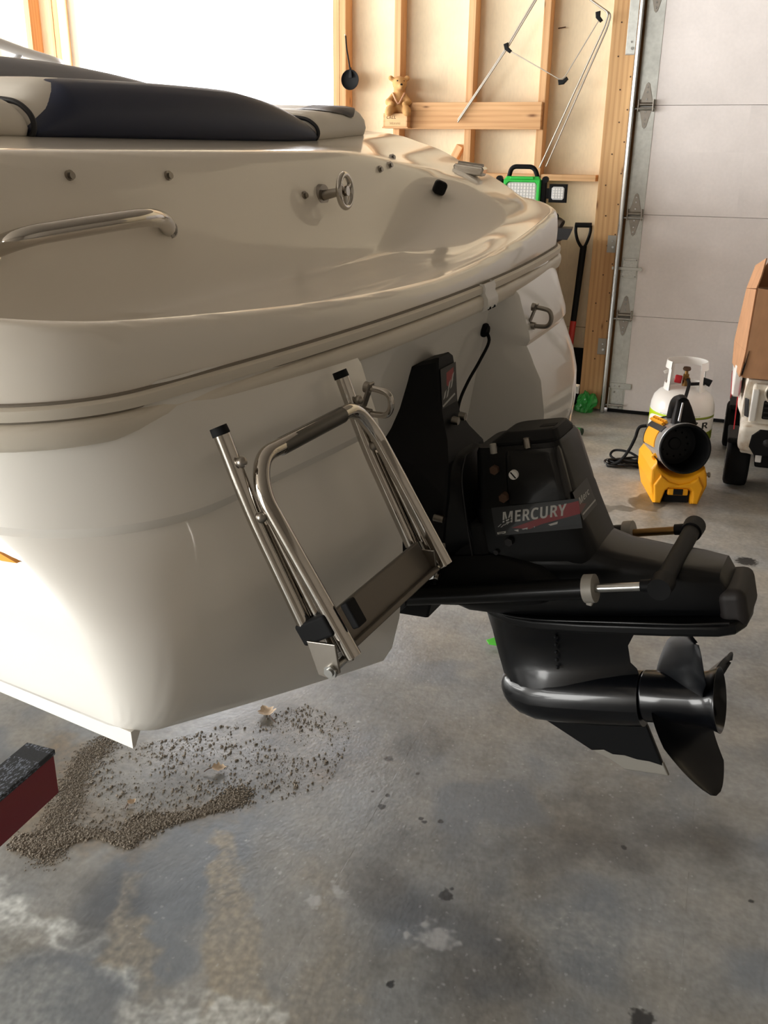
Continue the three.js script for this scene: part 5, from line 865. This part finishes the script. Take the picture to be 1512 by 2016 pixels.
// ------------------------------------------------------------------ ride-on toy truck with a cardboard box on its hood
{
  const cream = rep(dataTex(256, 256, (u, v) => { const n = fbm(u * 5, v * 5, 4, 5), k = 0.75 * sstep(n, -0.05, 0.6); return [lerp(240, 190, k), lerp(234, 164, k), lerp(222, 132, k)]; }), 0.35, 0.35);
  const body = S({ map: cream, roughness: 0.5 });
  const t = thing('toy_truck', 'dusty white ride-on toy truck with black tyres and a red side stripe', 'toy truck', [0.42, 0, -4.5]);
  const B = (x0, x1, y0, y1, z0, z1, r = 0.012) => boxUV(span(x0, x1, y0, y1, z0, z1, r));
  part('body', [B(-0.27, 0.27, 0.17, 0.36, -0.52, 0.30), ...loft([[-0.52, 0.33, 0.50, 0.30], [0.10, 0.33, 0.505, 0.29], [0.28, 0.33, 0.495, 0.275]].map(([z, a, b, w]) => [[-w - 0.008, a, z], [w + 0.008, a, z], [w + 0.008, b - 0.05, z], [w, b, z], [-w, b, z], [-w - 0.008, b - 0.05, z]])).map((g) => boxUV(creased(g, 0.4)))], body, t);
  part('side_wing', [B(-0.335, -0.30, 0.40, 0.535, -0.44, 0.22, 0.01), B(0.30, 0.335, 0.40, 0.535, -0.44, 0.22, 0.01)], M.white, t);
  part('side_stripe', [turn(hard(-0.002, 0.002, -0.008, 0.008, -0.30, 0.30), 0.62, 0, 0).translate(-0.302, 0.33, 0.02), hard(-0.338, -0.334, 0.395, 0.41, -0.3, 0.22)], M.red, t);
  part('side_decal', [turn(hard(-0.001, 0.001, -0.03, 0.03, -0.05, 0.05), 0.5, 0, 0).translate(-0.302, 0.45, 0.20)], S({ color: 0xa06064, roughness: 0.5 }), t);
  // front end
  part('front_panel', [B(-0.255, 0.255, 0.30, 0.49, 0.30, 0.345, 0.014)], body, t);
  part('front_pillar', [B(-0.255, -0.228, 0.335, 0.47, 0.34, 0.365, 0.006)], M.white, t); part('front_pillar', [B(0.228, 0.255, 0.335, 0.47, 0.34, 0.365, 0.006)], M.white, t);
  part('grille', [B(-0.205, 0.205, 0.345, 0.425, 0.34, 0.352, 0.006)], M.blackMatt, t);
  for (let i = 0; i < 4; i++) part('grille_bar', [B(-0.2, 0.2, 0.352 + i * 0.02, 0.358 + i * 0.02, 0.35, 0.357, 0.002)], M.darkMetal, t);
  for (const x of [-0.165, 0.165]) { const h = part('headlight', [turn(lathe([[0.034, -0.01], [0.042, -0.008], [0.045, 0.0], [0.045, 0.018], [0.04, 0.024], [0.036, 0.02]], 32), Math.PI / 2).translate(x, 0.458, 0.335)], body, t); part('headlight_lens', [turn(lathe([[0, 0.016], [0.02, 0.015], [0.037, 0.01], [0.037, 0]], 28), Math.PI / 2).translate(x, 0.458, 0.335)], S({ color: 0x9a948a, roughness: 0.25, metalness: 0.4 }), h); }
  part('corner_lamp', [turn(box(0.006, 0.08, 0.03, 0, 0, 0, 0.003), 0, 0.5, 0.1).translate(-0.268, 0.38, 0.31)], M.darkMetal, t);
  part('bumper', [B(-0.285, 0.285, 0.205, 0.325, 0.29, 0.40, 0.03)], body, t);
  part('bumper_grille', [ext([[-0.215, 0.20], [-0.24, 0.235], [-0.235, 0.285], [-0.205, 0.312], [0.205, 0.312], [0.235, 0.285], [0.24, 0.235], [0.215, 0.20]], 0.02, 0.006).translate(0, 0, 0.395)], M.blackMatt, t);
  for (const x of [-0.17, 0.17]) part('fog_lamp', [turn(lathe([[0, 0.008], [0.014, 0.006], [0.018, 0], [0.018, -0.01]], 20), Math.PI / 2).translate(x, 0.258, 0.405)], M.darkMetal, t);
  part('tow_hook', [B(-0.205, -0.18, 0.16, 0.21, 0.33, 0.37, 0.004)], M.white, t); part('skid_plate', [turn(B(-0.06, 0.06, -0.05, 0.05, -0.006, 0.006, 0.002), 0.4).translate(0, 0.15, 0.33)], M.dullSteel, t);
  part('chassis', [B(-0.20, 0.20, 0.11, 0.18, -0.50, 0.28, 0.01)], M.blackMatt, t);
  for (const [x, z] of [[-0.27, 0.20], [0.27, 0.20], [-0.285, -0.42], [0.285, -0.42]]) {
    const s = Math.sign(x), tyre = lathe([[0.078, -0.046], [0.098, -0.05], [0.112, -0.044], [0.1155, -0.03], [0.1155, 0.03], [0.112, 0.044], [0.098, 0.05], [0.078, 0.046]], 48); tyre.rotateZ(Math.PI / 2);
    const w = part('tyre', [tyre.translate(x, 0.1155, z)], M.rubber, t);
    part('wheel_rim', [rod([x + s * 0.028, 0.1155, z], [x + s * 0.034, 0.1155, z], 0.078, 0.078, 32), turn(new THREE.TorusGeometry(0.076, 0.005, 8, 40), 0, Math.PI / 2).translate(x + s * 0.046, 0.1155, z)], M.darkMetal, w);
    for (let k = 0; k < 5; k++) { const a = k * 1.2566; part('spoke', [rod([x + s * 0.040, 0.1155, z], [x + s * 0.044, 0.1155 + 0.073 * Math.cos(a), z + 0.073 * Math.sin(a)], 0.0095, 0.007, 8)], M.chrome, w); }
    part('hub_cap', [rod([x + s * 0.036, 0.1155, z], [x + s * 0.05, 0.1155, z], 0.018, 0.013, 18)], M.chrome, w);
  }
  part('wheel_arch', [B(-0.325, -0.22, 0.215, 0.24, 0.08, 0.31, 0.008)], M.blackMatt, t); part('wheel_arch', [B(-0.325, -0.22, 0.215, 0.24, -0.54, -0.30, 0.008)], M.blackMatt, t);
}
{
  const card = rep(dataTex(256, 512, (u, v) => { const k = 1 + 0.03 * Math.sin(u * 300) + 0.10 * fbm(u * 5, v * 5, 2, 3); return [190 * k, 143 * k, 106 * k]; }), 0.25, 0.5), cm = S({ map: card, roughness: 0.9, side: THREE.DoubleSide });
  const t = thing('cardboard_box', 'open worn cardboard box standing on the hood of the toy truck', 'box', [0.112, 0.512, -4.17], 0.0);
  const slab = (p, th = 0.005) => { const a = p.map((q) => V(...q)), n = a[1].clone().sub(a[0]).cross(a[3].clone().sub(a[0])).normalize().multiplyScalar(th); const lo = p, hi = a.map((q) => q.clone().add(n).toArray()); return boxUV(creased(merge(loft([lo, hi])), 0.3)); };
  part('front_wall', [slab([[0.004, 0, 0], [0.20, 0, 0.01], [0.20, 0.355, 0.012], [0.012, 0.37, 0.004]]), slab([[0.20, 0, 0.01], [0.43, 0, -0.01], [0.43, 0.35, -0.008], [0.20, 0.355, 0.012]])], cm, t);
  part('side_wall', [slab([[-0.035, 0.0, -0.30], [-0.004, 0.0, -0.004], [0.006, 0.11, -0.002], [-0.040, 0.1, -0.30]]), slab([[-0.040, 0.1, -0.30], [0.006, 0.11, -0.002], [0.010, 0.365, 0.0], [-0.022, 0.33, -0.30]])], cm, t);
  part('back_wall', [slab([[-0.035, 0.0, -0.30], [0.43, 0.0, -0.32], [0.43, 0.36, -0.32], [-0.022, 0.34, -0.30]])], cm, t); part('far_wall', [slab([[0.43, 0, -0.32], [0.43, 0, -0.01], [0.43, 0.35, -0.01], [0.43, 0.35, -0.32]])], cm, t);
  part('bottom', [slab([[-0.03, 0.001, -0.30], [0.0, 0.001, 0], [0.43, 0.001, 0], [0.43, 0.001, -0.32]])], cm, t);
  part('flap', [slab([[-0.022, 0.33, -0.30], [0.010, 0.367, -0.004], [0.022, 0.415, -0.02], [0.035, 0.475, -0.14], [0.0, 0.43, -0.28]])], cm, t); 
  part('flap', [slab([[-0.022, 0.34, -0.30], [0.43, 0.36, -0.32], [0.43, 0.47, -0.28], [0.06, 0.475, -0.26]])], cm, t);
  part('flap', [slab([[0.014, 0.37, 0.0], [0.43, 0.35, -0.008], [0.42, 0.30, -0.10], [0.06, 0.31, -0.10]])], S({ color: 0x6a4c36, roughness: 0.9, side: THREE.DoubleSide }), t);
  part('torn_slit', [ext([[-0.012, 0.0], [-0.004, 0.012], [0.004, 0.06], [0.012, 0.115], [0.008, 0.06], [0.002, 0.02]], 0.003, 0).translate(0.002, 0.0, 0.008)], M.rubber, t);
  const cv = document.createElement('canvas'); cv.width = 128; cv.height = 128; const x = cv.getContext('2d'); x.fillStyle = '#c29a74'; x.fillRect(0, 0, 128, 128); x.strokeStyle = '#5a4230'; x.lineWidth = 7; x.beginPath(); x.moveTo(14, 112); x.lineTo(30, 20); x.lineTo(52, 100); x.lineTo(66, 16); x.moveTo(84, 104); x.lineTo(92, 24); x.lineTo(112, 44); x.lineTo(92, 60); x.lineTo(116, 100); x.stroke();
  const tx = new THREE.CanvasTexture(cv); tx.colorSpace = THREE.SRGBColorSpace;
  const q = grid((i, j) => [lerp(-0.0085, 0.0055, i) + 0.001 * j, lerp(0.29, 0.345, j) + 0.008 * i, lerp(-0.17, -0.03, i)], 1, 1); part('printed_mark', [q], S({ map: tx, roughness: 0.9, side: THREE.DoubleSide }), t);
}

// every light and mesh casts and receives shadows
scene.traverse((o) => { if (o.isMesh) { o.castShadow = true; o.receiveShadow = true; } });
renderer.render(scene, camera);
